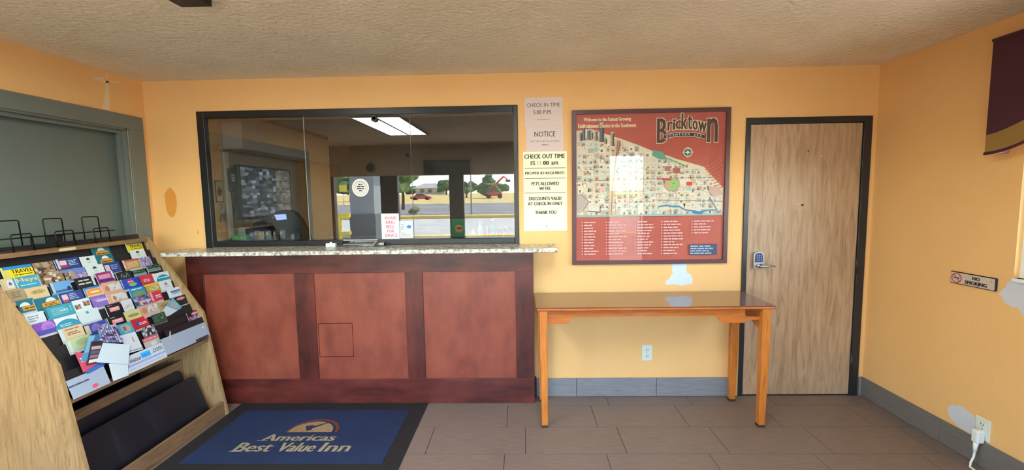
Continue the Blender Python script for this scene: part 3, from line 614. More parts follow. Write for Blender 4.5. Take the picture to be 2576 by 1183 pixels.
# no smoking sign on the right wall
t = thing('no_smoking_sign', (XR, -.76, .99), 'small framed NO SMOKING sign with red prohibition circle on the right wall', 'sign')
O = Vector((XR-.012, -.632, 1.068)); U = Vector((0, -1, 0)); V = Vector((0, 0, -1)); N = Vector((-1, 0, 0))
m = MB(); m.slab(O, U, V, N, .252, .072, .012, plain('18181c', .4)); m.build('backing', t, bevel=.004)
m = MB(); m.slab(O+U*.005+V*.005+N*.0012, U, V, N, .242, .062, .0012, plain('c8b8ac', .4)); pr = Print(m, O+U*.005+V*.005+N*.0012, U, V, N)
pr.ell(.034, .031, .031, .030, 'b83a44'); pr.ell(.034, .031, .025, .024, 'c8b8ac')
pr.rect(.015, .028, .047, .034, '2a2628'); pr.rect(.048, .028, .052, .034, '2a2628'); pr.line([(.046, .026), (.050, .020), (.046, .014)], .0025, '2a2628'); pr.line([(.016, .012), (.053, .050)], .006, 'b83a44')
pr.text('NO', .125, .008, .165, .027, '201a1a', bold=.0016); pr.text('SMOKING', .085, .035, .205, .055, '201a1a', bold=.0016)
pr.ell(.226, .018, .003, .003, '6a5c54')
m.build('face_plate', t)

# side window and valance
m = MB(); fx0, fx1 = XR+.03, XR+.09
m.box(fx0, fx1, RY0, RY0+.04, RZ0, RZ1, WPL); m.box(fx0, fx1, RY1-.0, RY1-.04, RZ0, RZ1, WPL); m.box(fx0, fx1, RY0+.04, RY1-.04, RZ0, RZ0+.04, WPL); m.box(fx0, fx1, RY0+.04, RY1-.04, RZ1-.04, RZ1, WPL)
w3 = m.build('window_3', kind='structure'); MB().box(XR+.055, XR+.061, RY0+.04, RY1-.04, RZ0+.04, RZ1-.04, WGLASS).build('pane', w3)
MB().box(XR-.012, XR+.03, RY0-.02, RY1, RZ0-.02, RZ0, WPL).build('sill', w3, bevel=.003)
vt = thing('window_valance', (XR-.05, -1.74, 1.73), 'burgundy fabric valance with gold curved band above the right window', 'valance')
BUR = plain('421a28', .8, bump=.3, bscale=300); GOLD = plain('8e6f36', .7, bump=.2, bscale=300); PNK = plain('c47880', .7)
vy0, vy1 = -2.63, -.862; vx = XR-.105
def hem(y): 
    f = (y-vy0)/(vy1-vy0); return 1.735+.36*(max(0.0, math.sin(math.pi*f))**1.9)
def band(y): 
    f = (y-vy0)/(vy1-vy0); return 1.832+.33*(max(0.0, math.sin(math.pi*f))**1.55)
NN = 40; ys = [vy0+(vy1-vy0)*i/NN for i in range(NN+1)]
def sheetm(lo, hi, x, t_, mat): 
    m = MB()
    for a, b in zip(ys, ys[1:]): m.faces([(x, a, lo(a)), (x, b, lo(b)), (x, b, hi(b)), (x, a, hi(a)), (x+t_, a, lo(a)), (x+t_, b, lo(b)), (x+t_, b, hi(b)), (x+t_, a, hi(a))], [(0, 1, 2, 3), (7, 6, 5, 4), (0, 4, 5, 1), (3, 2, 6, 7)], mat)
    m.faces([(x, vy1, lo(vy1)), (x+t_, vy1, lo(vy1)), (x+t_, vy1, hi(vy1)), (x, vy1, hi(vy1))], [(0, 1, 2, 3)], mat)
    return m
sheetm(band, lambda y: 2.315, vx, .006, BUR).build('fabric_panel', vt)
sheetm(lambda y: hem(y)+.006, band, vx, .006, GOLD).build('gold_band', vt)
m = MB(); m.tube([(vx, y, hem(y)) for y in ys], .008, BUR, 8); m.build('hem_piping', vt)
m = MB(); m.tube([(vx, y, 2.315) for y in ys], .009, BUR, 8); m.build('top_piping', vt)
MB().box(vx+.006, XR, vy1-.012, vy1-.006, 1.735, 2.315, BUR).build('side_return', vt)
MB().box(vx+.006, XR, vy0+.006, vy0+.012, 1.735, 2.315, BUR).build('side_return', vt)
MB().box(vx+.006, XR, vy0+.006, vy1-.006, 2.30, 2.315, BUR).build('top_board', vt)
m = MB(); m.prism([(vx+.008, 1.737), (vx+.04, 1.733), (XR-.002, 1.738), (XR-.002, 1.82), (vx+.03, 1.80)], 1, vy1-.02, vy1-.014, PNK); m.build('lining_flap', vt)

# ---------------------------------------------------------------- door mat with printed words
mt = thing('door_mat', (-1.44, -.55, 0), 'blue rubber backed mat with cream hotel lettering and black border', 'mat')
def matgrid(name, c1, c2):
    m, t_, b = new_mat(name); g = t_.nodes.new('ShaderNodeNewGeometry'); ck = t_.nodes.new('ShaderNodeTexVoronoi'); ck.inputs['Scale'].default_value = 105; ck.inputs['Randomness'].default_value = .12
    t_.links.new(g.outputs['Position'], ck.inputs['Vector']); r = t_.nodes.new('ShaderNodeValToRGB'); r.color_ramp.elements[0].color = rgba(c2); r.color_ramp.elements[1].color = rgba(c1); r.color_ramp.elements[0].position = .1; r.color_ramp.elements[1].position = .55
    n3 = t_.nodes.new('ShaderNodeTexNoise'); n3.inputs['Scale'].default_value = 3; t_.links.new(g.outputs['Position'], n3.inputs['Vector'])
    mu = t_.nodes.new('ShaderNodeMix'); mu.data_type = 'RGBA'; mu.blend_type = 'MULTIPLY'; mu.inputs[0].default_value = .5
    t_.links.new(ck.outputs['Distance'], r.inputs[0]); t_.links.new(r.outputs[0], mu.inputs[6]); t_.links.new(n3.outputs['Fac'], mu.inputs[7]); t_.links.new(mu.outputs[2], b.inputs['Base Color'])
    bp = t_.nodes.new('ShaderNodeBump'); bp.inputs['Strength'].default_value = .6; bp.inputs['Distance'].default_value = .003; t_.links.new(ck.outputs['Distance'], bp.inputs['Height']); t_.links.new(bp.outputs[0], b.inputs['Normal'])
    b.inputs['Roughness'].default_value = .75; return m
BLUE = matgrid('blue_mat_pile', '0c1630', '1d4480'); CREAM = matgrid('cream_mat_pile', '6a604c', 'e6d8ac'); REDD = matgrid('rust_mat_pile', '3a1c24', 'b85a34'); NVY = plain('16223e', .8)
m = MB(); m.box(-2.163, -.733, -.985, -.112, 0, .006, plain('1b1b1f', .65, bump=.3, bscale=120)); m.build('rubber_border', mt, bevel=.002)
m = MB(); m.box(-2.055, -.842, -.868, -.228, .004, .009, BLUE); m.build('blue_field', mt)
m = MB(); pr = Print(m, (-2.055, -.228, .009), (1, 0, 0), (0, -1, 0), (0, 0, 1), eps=.0003)
mxf = lambda X: X+2.055
myf = lambda Y_: -.228-Y_
def italic(s_, X0, X1, Ytop, Ybot):
    pr.text(s_, mxf(X0), myf(Ytop), mxf(X1), myf(Ybot), CREAM, shear=.10, bold=.0045)
italic('Americas', -1.705, -1.235, -.556, -.632); italic('Best', -1.815, -1.59, -.655, -.752); italic('Value', -1.545, -1.315, -.655, -.752); italic('Inn', -1.275, -1.095, -.655, -.752)
for X0, X1, Y_ in ((-1.73, -1.66, -.628), (-1.83, -1.75, -.748)): pr.rect(mxf(X0), myf(Y_), mxf(X1), myf(Y_)+.006, CREAM)
cx_, cy_e = mxf(-1.435), myf(-.535)
pr.ell(cx_+.012, cy_e, .175, .172, REDD, a0=math.pi, a1=2*math.pi, n=28); pr.ell(cx_+.006, cy_e, .160, .152, BLUE, a0=math.pi, a1=2*math.pi, n=28); pr.ell(cx_, cy_e, .148, .138, CREAM, a0=math.pi, a1=2*math.pi, n=28)
pr.k += 1
for i in range(-7, 8):
    hh = .136*math.sqrt(max(0, 1-(i*.0195/.148)**2)); pr.rect(cx_+i*.0195-.0026, cy_e-hh, cx_+i*.0195+.0026, cy_e, 'a8682e', pr.k)
pr.poly([(cx_-.045, cy_e-.08), (cx_-.005, cy_e-.045), (cx_+.085, cy_e-.125), (cx_+.06, cy_e-.12), (cx_, cy_e-.078), (cx_-.02, cy_e-.09)], NVY); pr.poly([(cx_-.062, cy_e-.078), (cx_-.030, cy_e-.082), (cx_+.004, cy_e-.030), (cx_-.026, cy_e-.014)], NVY)
m.build('printed_words', mt)

# ---------------------------------------------------------------- brochure rack
rk = thing('brochure_rack', (-2.49, -.75, 0), 'oak brochure rack with sloping tiers, tall side panels and wire holders on top', 'rack')
RYA, RYB = -1.255, -.254       # outer faces of the side panels
def rx(z): return -2.165-(.123*z/.757) if z < .757 else -2.288-(z-.757)*.358/.543
prof = [(-2.805, 0), (-2.165, 0), (-2.288, .757), (-2.646, 1.30), (-2.805, 1.30)]
for a in (RYA, RYB-.02): MB().prism(prof, 1, a, a+.02, OAK).build('side_panel', rk, bevel=.0015)
IA, IB = RYA+.02, RYB-.02
n2 = Vector((.951, 0, .309)); dup_ = Vector((-.309, 0, .951)); UY = Vector((0, 1, 0))
def onplane(c, z): return (c-.309*z)/.951
def tier(c, ztop, length, mat, t_=.002, y0=IA, y1=IB, name='pocket_tier'):
    m = MB(); m.slab((onplane(c, ztop), y0, ztop), UY, -dup_, n2, y1-y0, length, t_, mat); return m.build(name, rk)
S0c = -2.315*.951+.73*.309
DKP = plain('141318', .4)
for k in range(1, 12):                       # black stepped pocket backs
    v = k*.0667-.055+.012; c = S0c-.266*v+.0052
    tier(c-.010, .73+.835*(v+.022), .15, DKP)
tier(-2.157, 1.282, .16, DKP)
# clear lip of each pocket, seen where pockets stand empty
MB().box(-2.80, -2.64, IA, IB, 1.272, 1.297, OAKH).build('top_rail', rk, bevel=.002)
MB().box(-2.80, -2.785, IA, IB, .06, 1.272, DKP).build('back_board', rk)  # coloured black for the darkness of the open rack interior
MB().box(-2.78, -2.262, IA, IB, .552, .572, OAKH).build('shelf', rk, bevel=.002)
MB().box(-2.478, -2.462, IA, IB, .03, .415, OAKH).build('inner_board', rk, bevel=.002)
MB().box(-2.785, -2.18, IA, IB, .018, .034, OAKH).build('bottom_shelf', rk)
MB().box(-2.201, -2.182, IA, IB, .0, .104, OAKH).build('front_rail', rk, bevel=.003)
m = MB(); m.box(-2.6395, -2.6385, -.865, -.772, 1.277, 1.292, plain('c8b89a', .7)); m.build('shelf_tag', rk)
# sign strip along the lowest tier
hc = -1.953
tier(hc-.006, .712, .09, DKP, y1=-1.13, name='lowest_tier'); tier(hc-.006, .728, .10, DKP, y0=-.605, name='lowest_tier')
SGN = plain('a9b4c8', .35)
def strip(ya, yb, z0, z1, c, col, name):
    L = (z1-z0)/.951; m = MB(); m.slab((onplane(c, z1), ya, z1), UY, -dup_, n2, yb-ya, L, .002, plain(dim(col), .35)); pr = Print(m, (onplane(c, z1), ya, z1), UY, -dup_, n2); return m, pr, L
m, pr, L = strip(IA, -1.04, .578, .672, hc, 'a9b4c8', 's'); pr.rect(0, .036, .105, .039, '4a4c60'); pr.bars(.0, .028, .10, .040, 1, '3a3c50'); pr.ell(.118, .078, .016, .010, 'd84a6a'); m.build('sign_strip', rk)
m, pr, L = strip(-.66, IB, .588, .690, hc, 'a9b4c8', 's'); pr.ell(.35, .03, .012, .014, '6a86b4'); pr.ell(.35, .03, .009, .011, 'c0cad8'); pr.rect(.25, .09, .37, .107, '30343c'); m.build('sign_strip', rk)
m, pr, L = strip(-.935, -.66, .580, .672, hc+.0012, 'd0dae6', 's')
pr.text('visitor', .036, .022, .112, .046, '3a3c44', bold=.0008); pr.rect(.114, .012, .178, .046, '3aa4e0'); pr.text('tips', .120, .018, .172, .043, '2a6ac0', bold=.0006)
pr.text('.com', .190, .016, .262, .040, '5a5c64', bold=.0005); pr.rect(.005, .056, .27, .060, '6a68b8'); pr.rect(.01, .064, .27, .067, '8a98d8'); pr.bars(.02, .074, .25, .088, 1, '9aa6b8'); m.build('sign_strip', rk, label='white web address strip with blue tips box')
# two black bins leaning in the open bottom
BN_ = ramp_mat('scuffed_black_plastic', [(.55, '0f1219'), (.68, '1c2029'), (.85, '30353f')], 2.2, (1, 3.2, .8), .4, detail=5)
def bin_(xb, zb, xt, zt, ya, yb, label):
    o = thing('magazine_bin', ((xb+xt)/2, (ya+yb)/2, zb), label, 'bin', 'black bins in the bottom of the brochure rack')
    d = Vector((xt-xb, 0, zt-zb)); L = d.length; d.normalize(); n = Vector((d.z, 0, -d.x))
    m = MB(); P = [(0, 0), (yb-ya, 0), (yb-ya, L-.03), (yb-ya-.012, L-.008), (yb-ya-.035, L), (.035, L), (.012, L-.008), (0, L-.03)]
    m.poly3((xb, ya, zb), UY, d, n, P, .012, BN_); m.build('front_panel', o, bevel=.003)
    m = MB(); m.slab(Vector((xb, ya+.01, zb))-n*.045, UY, d, n, yb-ya-.02, L*.9, .006, BN_); m.build('back_panel', o)
    for y in (ya+.004, yb-.010): m = MB(); m.slab(Vector((xb, y, zb))-n*.012, UY, d, n, .006, L*.88, .034, BN_); m.build('side_panel', o)
bin_(-2.252, .036, -2.352, .318, -1.215, -.318, 'front black plastic bin standing behind the oak bottom rail')
bin_(-2.375, .036, -2.447, .362, -1.215, -.318, 'rear black plastic bin standing behind the front black bin')
# wire holders on top
WIRE = plain('141416', .35, .6)
wh = thing('wire_holder', (-2.69, -.82, 1.297), 'black wire brochure holder with three tall and three short loops on the oak rack', 'wire holder')
def loop(x, ya, yb, z0, z1, name):
    m = MB(); m.tube([(x+.01, ya, z0), (x, ya, z1-.006), (x, ya+.006, z1), (x, yb-.006, z1), (x, yb, z1-.006), (x+.01, yb, z0)], .0034, WIRE, 6); m.build(name, wh)
for a, b in ((-1.09, -.980), (-.860, -.758), (-.640, -.536)): loop(-2.722, a, b, 1.300, 1.462, 'tall_loop')
for a, b in ((-1.088, -.992), (-.872, -.772), (-.649, -.554)): loop(-2.645, a, b, 1.300, 1.391, 'short_loop')
for x, z, r_ in ((-2.722, 1.366, .0045), (-2.722, 1.316, .004), (-2.645, 1.306, .003)):
    m = MB(); m.tube([(x, -1.225, z), (x, -.43, z)], r_, WIRE, 6); m.build('long_rod', wh)
for y in (-1.18, -.93, -.70, -.47):
    m = MB(); m.tube([(-2.722, y, 1.366), (-2.722, y, 1.316), (-2.70, y, 1.302), (-2.645, y, 1.304)], .003, WIRE, 6); m.build('cross_wire', wh)
for a, b in ((-.83, -.786), (-.778, -.748)): MB().box(-2.742, -2.736, a, b, 1.306, 1.368, BLKP).build('clip_plate', wh)

# brochures: centre y | width | top z | plane, paper colour, print, label
CARDS = '''-0.604,0.121,1.272,-2.1410|1a6e82|M .32 .10 .72 .42 e8f0f2;R .22 .48 .85 .62 d99a2e;R .18 .60 .88 .88 d99a2e;B .24 .64 .84 .86 1 6a3a10|teal brochure with white mountain and orange lettering, uppermost on the rack
-0.362,0.116,1.278,-2.1388|f2dc28|R 0 0 1 .25 2b8fc4;T TRAVEL .12 .32 .98 .68 2a2410;B .12 .74 .96 .92 1 6a5a10|yellow TRAVEL guide in the top right corner of the rack
-0.621,0.114,1.224,-2.1188|1a6e82|M .32 .10 .72 .42 e8f0f2;R .22 .48 .85 .62 d99a2e;R .18 .60 .88 .88 d99a2e;B .24 .64 .84 .86 1 6a3a10|teal brochure with orange lettering directly below the uppermost teal one
-0.380,0.116,1.226,-2.1232|dfe8ee|M .38 .15 .62 .4 2d4a34;R .4 .5 .62 .75 c4dcc8|white brochure with dark green emblem under the right TRAVEL guide
-1.089,0.133,1.231,-2.1210|f2dc28|R 0 0 1 .28 2b8fd4;R 0 .28 .15 1 d8d07a;T TRAVEL .25 .33 .98 .68 2a2410;B .3 .76 .96 .92 1 6a5a10|larger yellow TRAVEL guide at the top left of the rack
-0.969,0.105,1.231,-2.1188|9a806c|P 0 0 1 1 rock|brown rocky photo brochure right of the left TRAVEL guide
-0.836,0.126,1.234,-2.1232|26408a|R 0 0 .1 1 cfd6e4;R .12 .2 .42 .9 e6c9d0;R .12 .65 .42 .9 b8405a;B .5 .2 .92 .8 4 c7d0ea|navy brochure with white text left of the upper white emblem brochure
-0.722,0.096,1.229,-2.1210|dfe8ee|M .38 .15 .62 .4 2d4a34;R .4 .5 .62 .75 c4dcc8|white brochure with dark green emblem, upper of the pair left of the teal ones
-0.613,0.103,1.173,-2.1011|26408a|R 0 .2 .3 .9 d8c4d0;B .38 .2 .9 .8 3 8fa0d0|small navy brochure right of the lower white emblem brochure
-0.473,0.125,1.173,-2.1055|c08a5c|R 0 0 .12 1 e6b4b8;R .12 0 1 .2 b85a48;B .2 .25 .95 .95 5 ecd2a0|orange brown brochure packed with cream text lines, upper right of the rack
-0.365,0.082,1.173,-2.1033|9aa0c4|P .1 0 1 1 purple|pale purple photo brochure at the right end under the right TRAVEL guide
-1.171,0.049,1.179,-2.1011|d8c49a|R .35 .2 .95 .9 d8dce0;M .5 .35 .8 .65 5a6a8a|cream brochure with pale square emblem at the far left edge
-1.082,0.114,1.176,-2.1055|3fa0c0|T Hays .08 .12 .92 .62 e8c88a;B .15 .75 .8 .88 1 e4eef2;R 0 0 .05 1 d0dce0|turquoise Hays brochure below the left TRAVEL guide
-0.966,0.117,1.174,-2.1033|9a806c|P 0 0 1 1 rock|brown rocky photo brochure, lower one right of the Hays brochure
-0.843,0.123,1.173,-2.1011|6f86c8|M .1 .1 .5 1 a89684;P .5 .5 1 1 purple;P 0 .3 .25 1 rock|monument photo brochure with blue sky beside the lower white emblem brochure
-0.720,0.111,1.175,-2.1055|dfe8ee|M .38 .15 .62 .4 2d4a34;R .4 .5 .62 .75 c4dcc8|white brochure with dark green emblem, lower of the pair left of the teal ones
-0.695,0.104,1.128,-2.0856|9a2a70|R .05 .25 .8 .7 d890b8;R .88 0 1 1 e0d8e8;R 0 .8 .95 1 2a2a80|magenta brochure with pink lettering below the white emblem brochures
-0.577,0.099,1.110,-2.0834|12161c|S .2 .2 .8 .7 b8c4c4|black brochure with grey script right of the magenta one
-0.464,0.099,1.103,-2.0878|18241c|P 0 .0 1 .4 forest;R 0 .45 1 .85 8aa8b0|dark green landscape brochure with pale river, left of its twin at the right edge
-0.350,0.106,1.117,-2.0856|18241c|P 0 .0 1 .4 forest;R 0 .45 1 .8 8aa8a8;B .1 .5 .9 .7 1 3a6a5a;R -.04 .1 0 1 d0d8dc|dark green landscape brochure at the right edge above the teal swoosh one
-1.171,0.075,1.125,-2.0834|a89474|B .2 .2 .8 .8 3 7a6a48|tan brochure at the left edge under the cream emblem brochure
-1.077,0.106,1.116,-2.0878|d8c49a|Q .2 .25 .9 .7 c8ac6a;B .3 .35 .8 .6 2 7a7440|cream gold brochure below the Hays brochure
-0.961,0.113,1.120,-2.0856|6aaae4|R 0 0 .08 1 202838;R .08 0 .2 1 bcc8d4;R .2 .8 1 1 40628c;M .75 .55 .95 .95 1c3050|sky blue photo brochure between the gold and the black lettered ones
-0.833,0.103,1.120,-2.0834|15151a|B .2 .18 .8 .45 1 d4dadc;B .15 .5 .88 .8 1 d4dadc;R .96 -.05 1.1 1 d0d8e0|black brochure with bold white lettering, centre left of the upper rows
-1.161,0.076,1.069,-2.0700|1a6e82|M .1 .25 .7 .58 d8e4e8;R .18 .62 .95 .98 d99a2e;B .3 .7 .9 .9 1 4a3010|teal brochure with orange lettering at the left edge of the middle rows
-1.062,0.122,1.060,-2.0678|1a6e82|M .38 .12 .8 .48 d8e4e8;R .2 .52 .92 .90 d99a2e;B .3 .6 .85 .85 2 4a3010|widest teal brochure with orange lettering, right of the left edge one
-0.942,0.121,1.062,-2.0656|26408a|R .05 .2 .3 .9 e0c4cc;R .05 .7 .3 .95 b84a62;B .35 .15 .8 .8 4 b0c0e0|navy brochure with white text right of the widest teal one
-0.814,0.093,1.062,-2.0700|3f86d0|R 0 .2 1 1 f0c8a0;R .05 .25 .97 .85 ee9a40;B .25 .4 .85 .7 1 f8e4c8|orange brochure with blue top edge, centre of the rack
-0.703,0.117,1.065,-2.0678|dca98c|P .3 .2 .95 .9 pastel;Q .1 .3 .35 .9 c07a60|peach brochure with pale picture, upper of the two right of the orange one
-0.576,0.128,1.066,-2.0656|2648b4|R 0 0 .04 1 b8d8e8;M .3 .1 .7 .6 b8407a;Q .35 .55 .8 .95 7ac070;B .35 .3 .65 .5 1 e8e0f0|royal blue brochure with pink and green figure
-0.446,0.114,1.066,-2.0700|cf4058|B .2 .5 .65 .85 2 f8e0e4|plain red brochure with small white words, upper of two
-0.330,0.130,1.061,-2.0678|dfe8ee|M .05 .3 1 1.1 2f94b8;B .2 .55 .9 .75 1 e8f4f8|white brochure with teal swoosh at the right edge, above the emblem one
-0.711,0.121,1.008,-2.0479|dca98c|P .15 .2 .95 .9 pastel;Q .2 .35 .4 .85 b87a50|peach brochure with pale picture, lower of the two right of the orange one
-0.570,0.118,1.006,-2.0523|2a8cc8|B .15 .1 .85 .3 1 e0f0fa;M .1 .4 1 1 7a9a6a;R 0 0 .04 1 b8d8e0|lake blue brochure with green hill below the royal blue one
-0.455,0.109,1.007,-2.0501|c8a040|R 0 0 1 .2 e8d440;Q .2 .3 .9 .8 e4d8b0;B .3 .4 .8 .7 2 6a6a50|gold and yellow brochure below the upper red one
-0.353,0.102,1.008,-2.0479|dfe8ee|M .4 .25 .65 .6 c07080;B .3 .7 .75 .85 1 9aa0b0|white brochure with small red emblem at the right edge
-1.162,0.088,1.000,-2.0523|d4dfe8|B .1 .2 .7 .8 3 8a92a8|white brochure with grey text lines near the left edge
-1.043,0.145,1.009,-2.0501|3aa0b4|R 0 0 .07 1 2a7080;P .5 .3 .9 .7 sea;B .2 .2 .85 .9 4 8ac4d0|wide turquoise photo brochure, lower left centre
-0.927,0.096,1.013,-2.0479|dfe8ee|P .05 .45 .4 .9 rock;P .55 .25 .95 .75 rock|white brochure with two small photographs, centre left
-0.820,0.100,1.008,-2.0523|8a6cc0|Q .1 .2 .9 .5 a48cd4;B .3 .3 .95 .7 1 cabce8|purple brochure below the orange one
-0.583,0.120,0.952,-2.0323|8a90b0|P 0 .0 1 1 people|colourful photo brochure of people below the lake blue one
-0.477,0.088,0.957,-2.0301|cf4058|R 0 0 .18 1 e8a8c4;B .4 .4 .95 .8 2 f8e0e4|plain red brochure with small white words, lower of two
-0.313,0.120,0.948,-2.0345|e0e8f2|R .15 .3 .85 .55 5a7ab8;B .2 .6 .85 .75 1 28488a|white brochure with blue capital lettering at the right edge
-1.156,0.098,0.951,-2.0323|8450b8|M .3 0 1 .7 b878d0;R 0 .75 1 1.1 4a50b0;B .5 .4 .95 .8 3 6a60c8|violet gradient brochure at the left edge, lowest of its column
-1.052,0.113,0.949,-2.0301|dfe8ee|M -.1 .25 1.1 1.1 2f94b8;B .15 .6 .75 .9 2 b4e0ee|white brochure with teal swoosh in the lower left rows
-0.928,0.121,0.953,-2.0345|cfe0ea|M .4 .12 .55 .35 3a8cc0;R .3 .55 .7 .65 d8e8d0|very pale blue brochure with tiny blue emblem, lower centre
-0.777,0.090,0.951,-2.0323|15151a|B .08 .12 .4 .2 1 e0e0e0;R .14 .38 .84 .80 e89aa4;B .3 .45 .7 .65 1 f4d4d8|black brochure with pink brush lettering, upper of the pair
-0.692,0.073,0.953,-2.0301|d0dae2|P .1 .5 .9 .9 pastel|small pale grey brochure right of the upper black and pink one
-0.571,0.144,0.894,-2.0168|dca98c|P .35 .15 1 .95 pastel;Q .05 .2 .35 .9 c4846a|peach brochure with pale picture, lower right rows
-0.461,0.100,0.887,-2.0146|b8a274|Q .1 .15 .9 .8 a8905c;B .2 .35 .8 .6 1 7a6440|tan brochure right of the lowest peach one
-0.340,0.136,0.891,-2.0124|17191f|R .0 .1 .15 1 4a5058;Q .35 .15 .9 .5 e090a4|black brochure with pink corner behind the tilted loose leaflet
-1.062,0.123,0.897,-2.0168|dcc49c|R 0 .0 .15 1.3 ccd6e4;B .25 .1 .85 .35 1 c0704a;B .3 .45 .9 .8 2 8a5a4a|cream brochure with orange heading, left of the lower rows
-0.933,0.131,0.883,-2.0146|33489c|R 0 .1 .2 1 c8c0a8;M .25 .1 .7 .8 7a70c0;R .95 0 1 1 6a98a8;P .6 .4 1 1 purple|blue violet photo brochure behind the loose pile
-0.807,0.100,0.888,-2.0124|15151a|B .08 .12 .4 .2 1 e0e0e0;R .14 .38 .84 .80 e89aa4;B .3 .45 .7 .65 1 f4d4d8|black brochure with pink brush lettering, lower of the pair
-0.701,0.114,0.889,-2.0168|d4cc88|Q .2 .35 .9 .75 b0a878;B .25 .45 .85 .65 1 6a6a50|pale yellow brochure right of the lower black and pink one
-0.695,0.109,0.840,-1.9968|cc2c38|M .2 .3 .5 .8 4a50a0;B .4 .5 .95 .8 2 f0d8e0;R .85 0 1 .3 e8a098|bright red brochure with blue and white figure
-0.559,0.104,0.831,-1.9946|2c4a40|P .1 .1 .9 .9 forest|dark green photo brochure in the lower right rows
-1.059,0.123,0.840,-1.9990|c0cca0|R 0 .1 .12 1.4 ccdce0;Q .3 .2 .9 .8 a8b888|pale green brochure at the left of the bottom row
-0.308,0.105,0.779,-1.9791|181418|Q .3 .15 .85 .5 e890a8;P 0 .6 1 1.6 people|black brochure with pink word and crowd photo, bottom right corner
-0.683,0.101,0.784,-1.9769|6a6c74|P 0 0 1 1 mono|black and white photo brochure above the red topped map
-0.710,0.108,0.725,-1.9636|e06070|R 0 .4 1 1.4 b8bcb4;B .1 .08 .9 .3 1 f0b0b4;Q .4 .55 .8 1 d4d8d0|red topped grey map leaflet above the web address sign'''
for ln in CARDS.strip().split('\n'):
    pos, base, els, label = ln.split('|')
    yc, wd, zt, c = map(float, pos.split(','))
    wd -= .002; vh = .058; L = .125
    if zt > 1.0: L = .13
    m = MB(); O = Vector((onplane(c, zt), yc-wd/2, zt)); m.slab(O, UY, -dup_, n2, wd, L, .0010, plain(dim(base), .35))
    if rnd.random() < .5: m.slab(O-UY*.0045-n2*.0012-dup_*.001, UY, -dup_, n2, wd, L, .0008, plain(dim(base), .35)); m.slab(O-UY*.008-n2*.0022-dup_*.0015, UY, -dup_, n2, wd, L, .0008, plain('b4bac4', .35))
    pr = Print(m, O, UY, -dup_, n2, eps=.00012, rough=.35)
    for e in els.split(';'):
        p = e.split(); k = p[0]
        if k == 'T': x0, y0, x1, y1 = map(float, p[2:6])
        else: x0, y0, x1, y1 = map(float, p[1:5])
        x0, x1 = x0*wd, x1*wd; y0 *= vh; y1 *= vh
        if k == 'R': pr.rect(x0, y0, x1, y1, p[5])
        elif k == 'T': pr.text(p[1], x0, y0, x1, y1, p[6], bold=.0008)
        elif k == 'B': pr.bars(x0, y0, x1, y1, int(p[5]), p[6])
        elif k == 'P': pr.photo(x0, y0, x1, y1, p[5])
        elif k == 'M': pr.ell((x0+x1)/2, y1, (x1-x0)/2, y1-y0, p[5], a0=math.pi, a1=2*math.pi)
        elif k == 'Q': pr.ell((x0+x1)/2, (y0+y1)/2, (x1-x0)/2, (y1-y0)/2, p[5], n=14)
        elif k == 'S': pr.line([(x0, y1), (x0+(x1-x0)*.15, y0), (x0+(x1-x0)*.3, y1), (x0+(x1-x0)*.45, (y0+y1)/2), (x0+(x1-x0)*.6, y1), (x0+(x1-x0)*.8, y0), (x1, y1)], .0018, p[5])
    # lower printed part, hidden by the row in front in most places
    pr.k += 1; pr.rect(.004, vh*1.15, wd-.004, L-.006, base if base in ('15151a', '12161c', '181418') else 'c8ccd0', pr.k)
    m.build('brochure', None, label, 'brochure', 'brochures standing in the oak rack')
# loose leaflets tossed on the lower rows: corner points (y, z) on a plane in front of the tiers
def loose(label, c, pts, col, draw=None):
    m = MB(); P = [Vector((onplane(c, z), y, z)) for y, z in pts]; n = len(P)
    m.faces(P+[p-n2*.0012 for p in P], [tuple(range(n)), tuple(range(n, 2*n))[::-1]]+[(i, n+i, n+(i+1) % n, (i+1) % n) for i in range(n)], plain(dim(col), .35))
    z0 = max(z for y, z in pts); y0 = min(y for y, z in pts)
    pr = Print(m, (onplane(c, z0), y0, z0), UY, -dup_, n2, eps=.00015, rough=.35)
    def g(y, z): return (y-y0, (z0-z)/.951)
    def inner(fs, col2): pr.poly([g(*bil(pts, u, v)) for u, v in fs], col2)
    if draw: draw(inner)
    m.build('leaflet', None, label, 'leaflet', 'loose leaflets lying over the lower rows')
def bil(q4, u, v):
    (a, b, c, d) = [Vector(p) for p in q4[:4]]
    p = a*(1-u)*(1-v)+b*u*(1-v)+c*u*v+d*(1-u)*v; return (p.x, p.y)
def R4(u0, v0, u1, v1): return [(u0, v0), (u1, v0), (u1, v1), (u0, v1)]
def dph(f):
    for i in range(9):
        for j in range(8): f([(i/9, j/8), ((i+1)/9, j/8+.02), ((i+1)/9-.02, (j+1)/8), (i/9+.02, (j+1)/8)], rnd.choice(PAL['purple'].split()+['4a3a50', 'd8d0dc', '3fa0b8']))
loose('purple crowd photo leaflet lying above the large blank white sheet', hc+.0100, [(-1.0, .868), (-.905, .862), (-.90, .752), (-1.014, .795)], '6a5a88', dph)
loose('blue leaflet edge tucked under the red leaflet by the sign strip', hc+.0030, [(-1.145, .700), (-1.03, .700), (-1.033, .676), (-1.133, .666)], '3c6cc0')
def dtq(f): f(R4(0, 0, 1, .36), '3fa0c4'); f([(.2, .06), (.6, .04), (.85, .12), (.8, .28), (.4, .32), (.2, .2)], 'b0a494'); f([(.3, .12), (.5, .08), (.55, .24), (.35, .26)], '7a6a78'); f(R4(.62, .5, .68, .68), 'c07878'); f(R4(.1, .93, 1, .96), '8a98a4')
loose('turquoise leaflet with oval photo and long white lower half above the web address sign', hc+.0030, [(-.888, .850), (-.800, .848), (-.792, .676), (-.893, .686)], 'd4dae2', dtq)
def drd(f): f(R4(.1, .3, .35, .38), 'f0d8dc'); f(R4(.1, .45, .3, .52), 'f0d8dc')
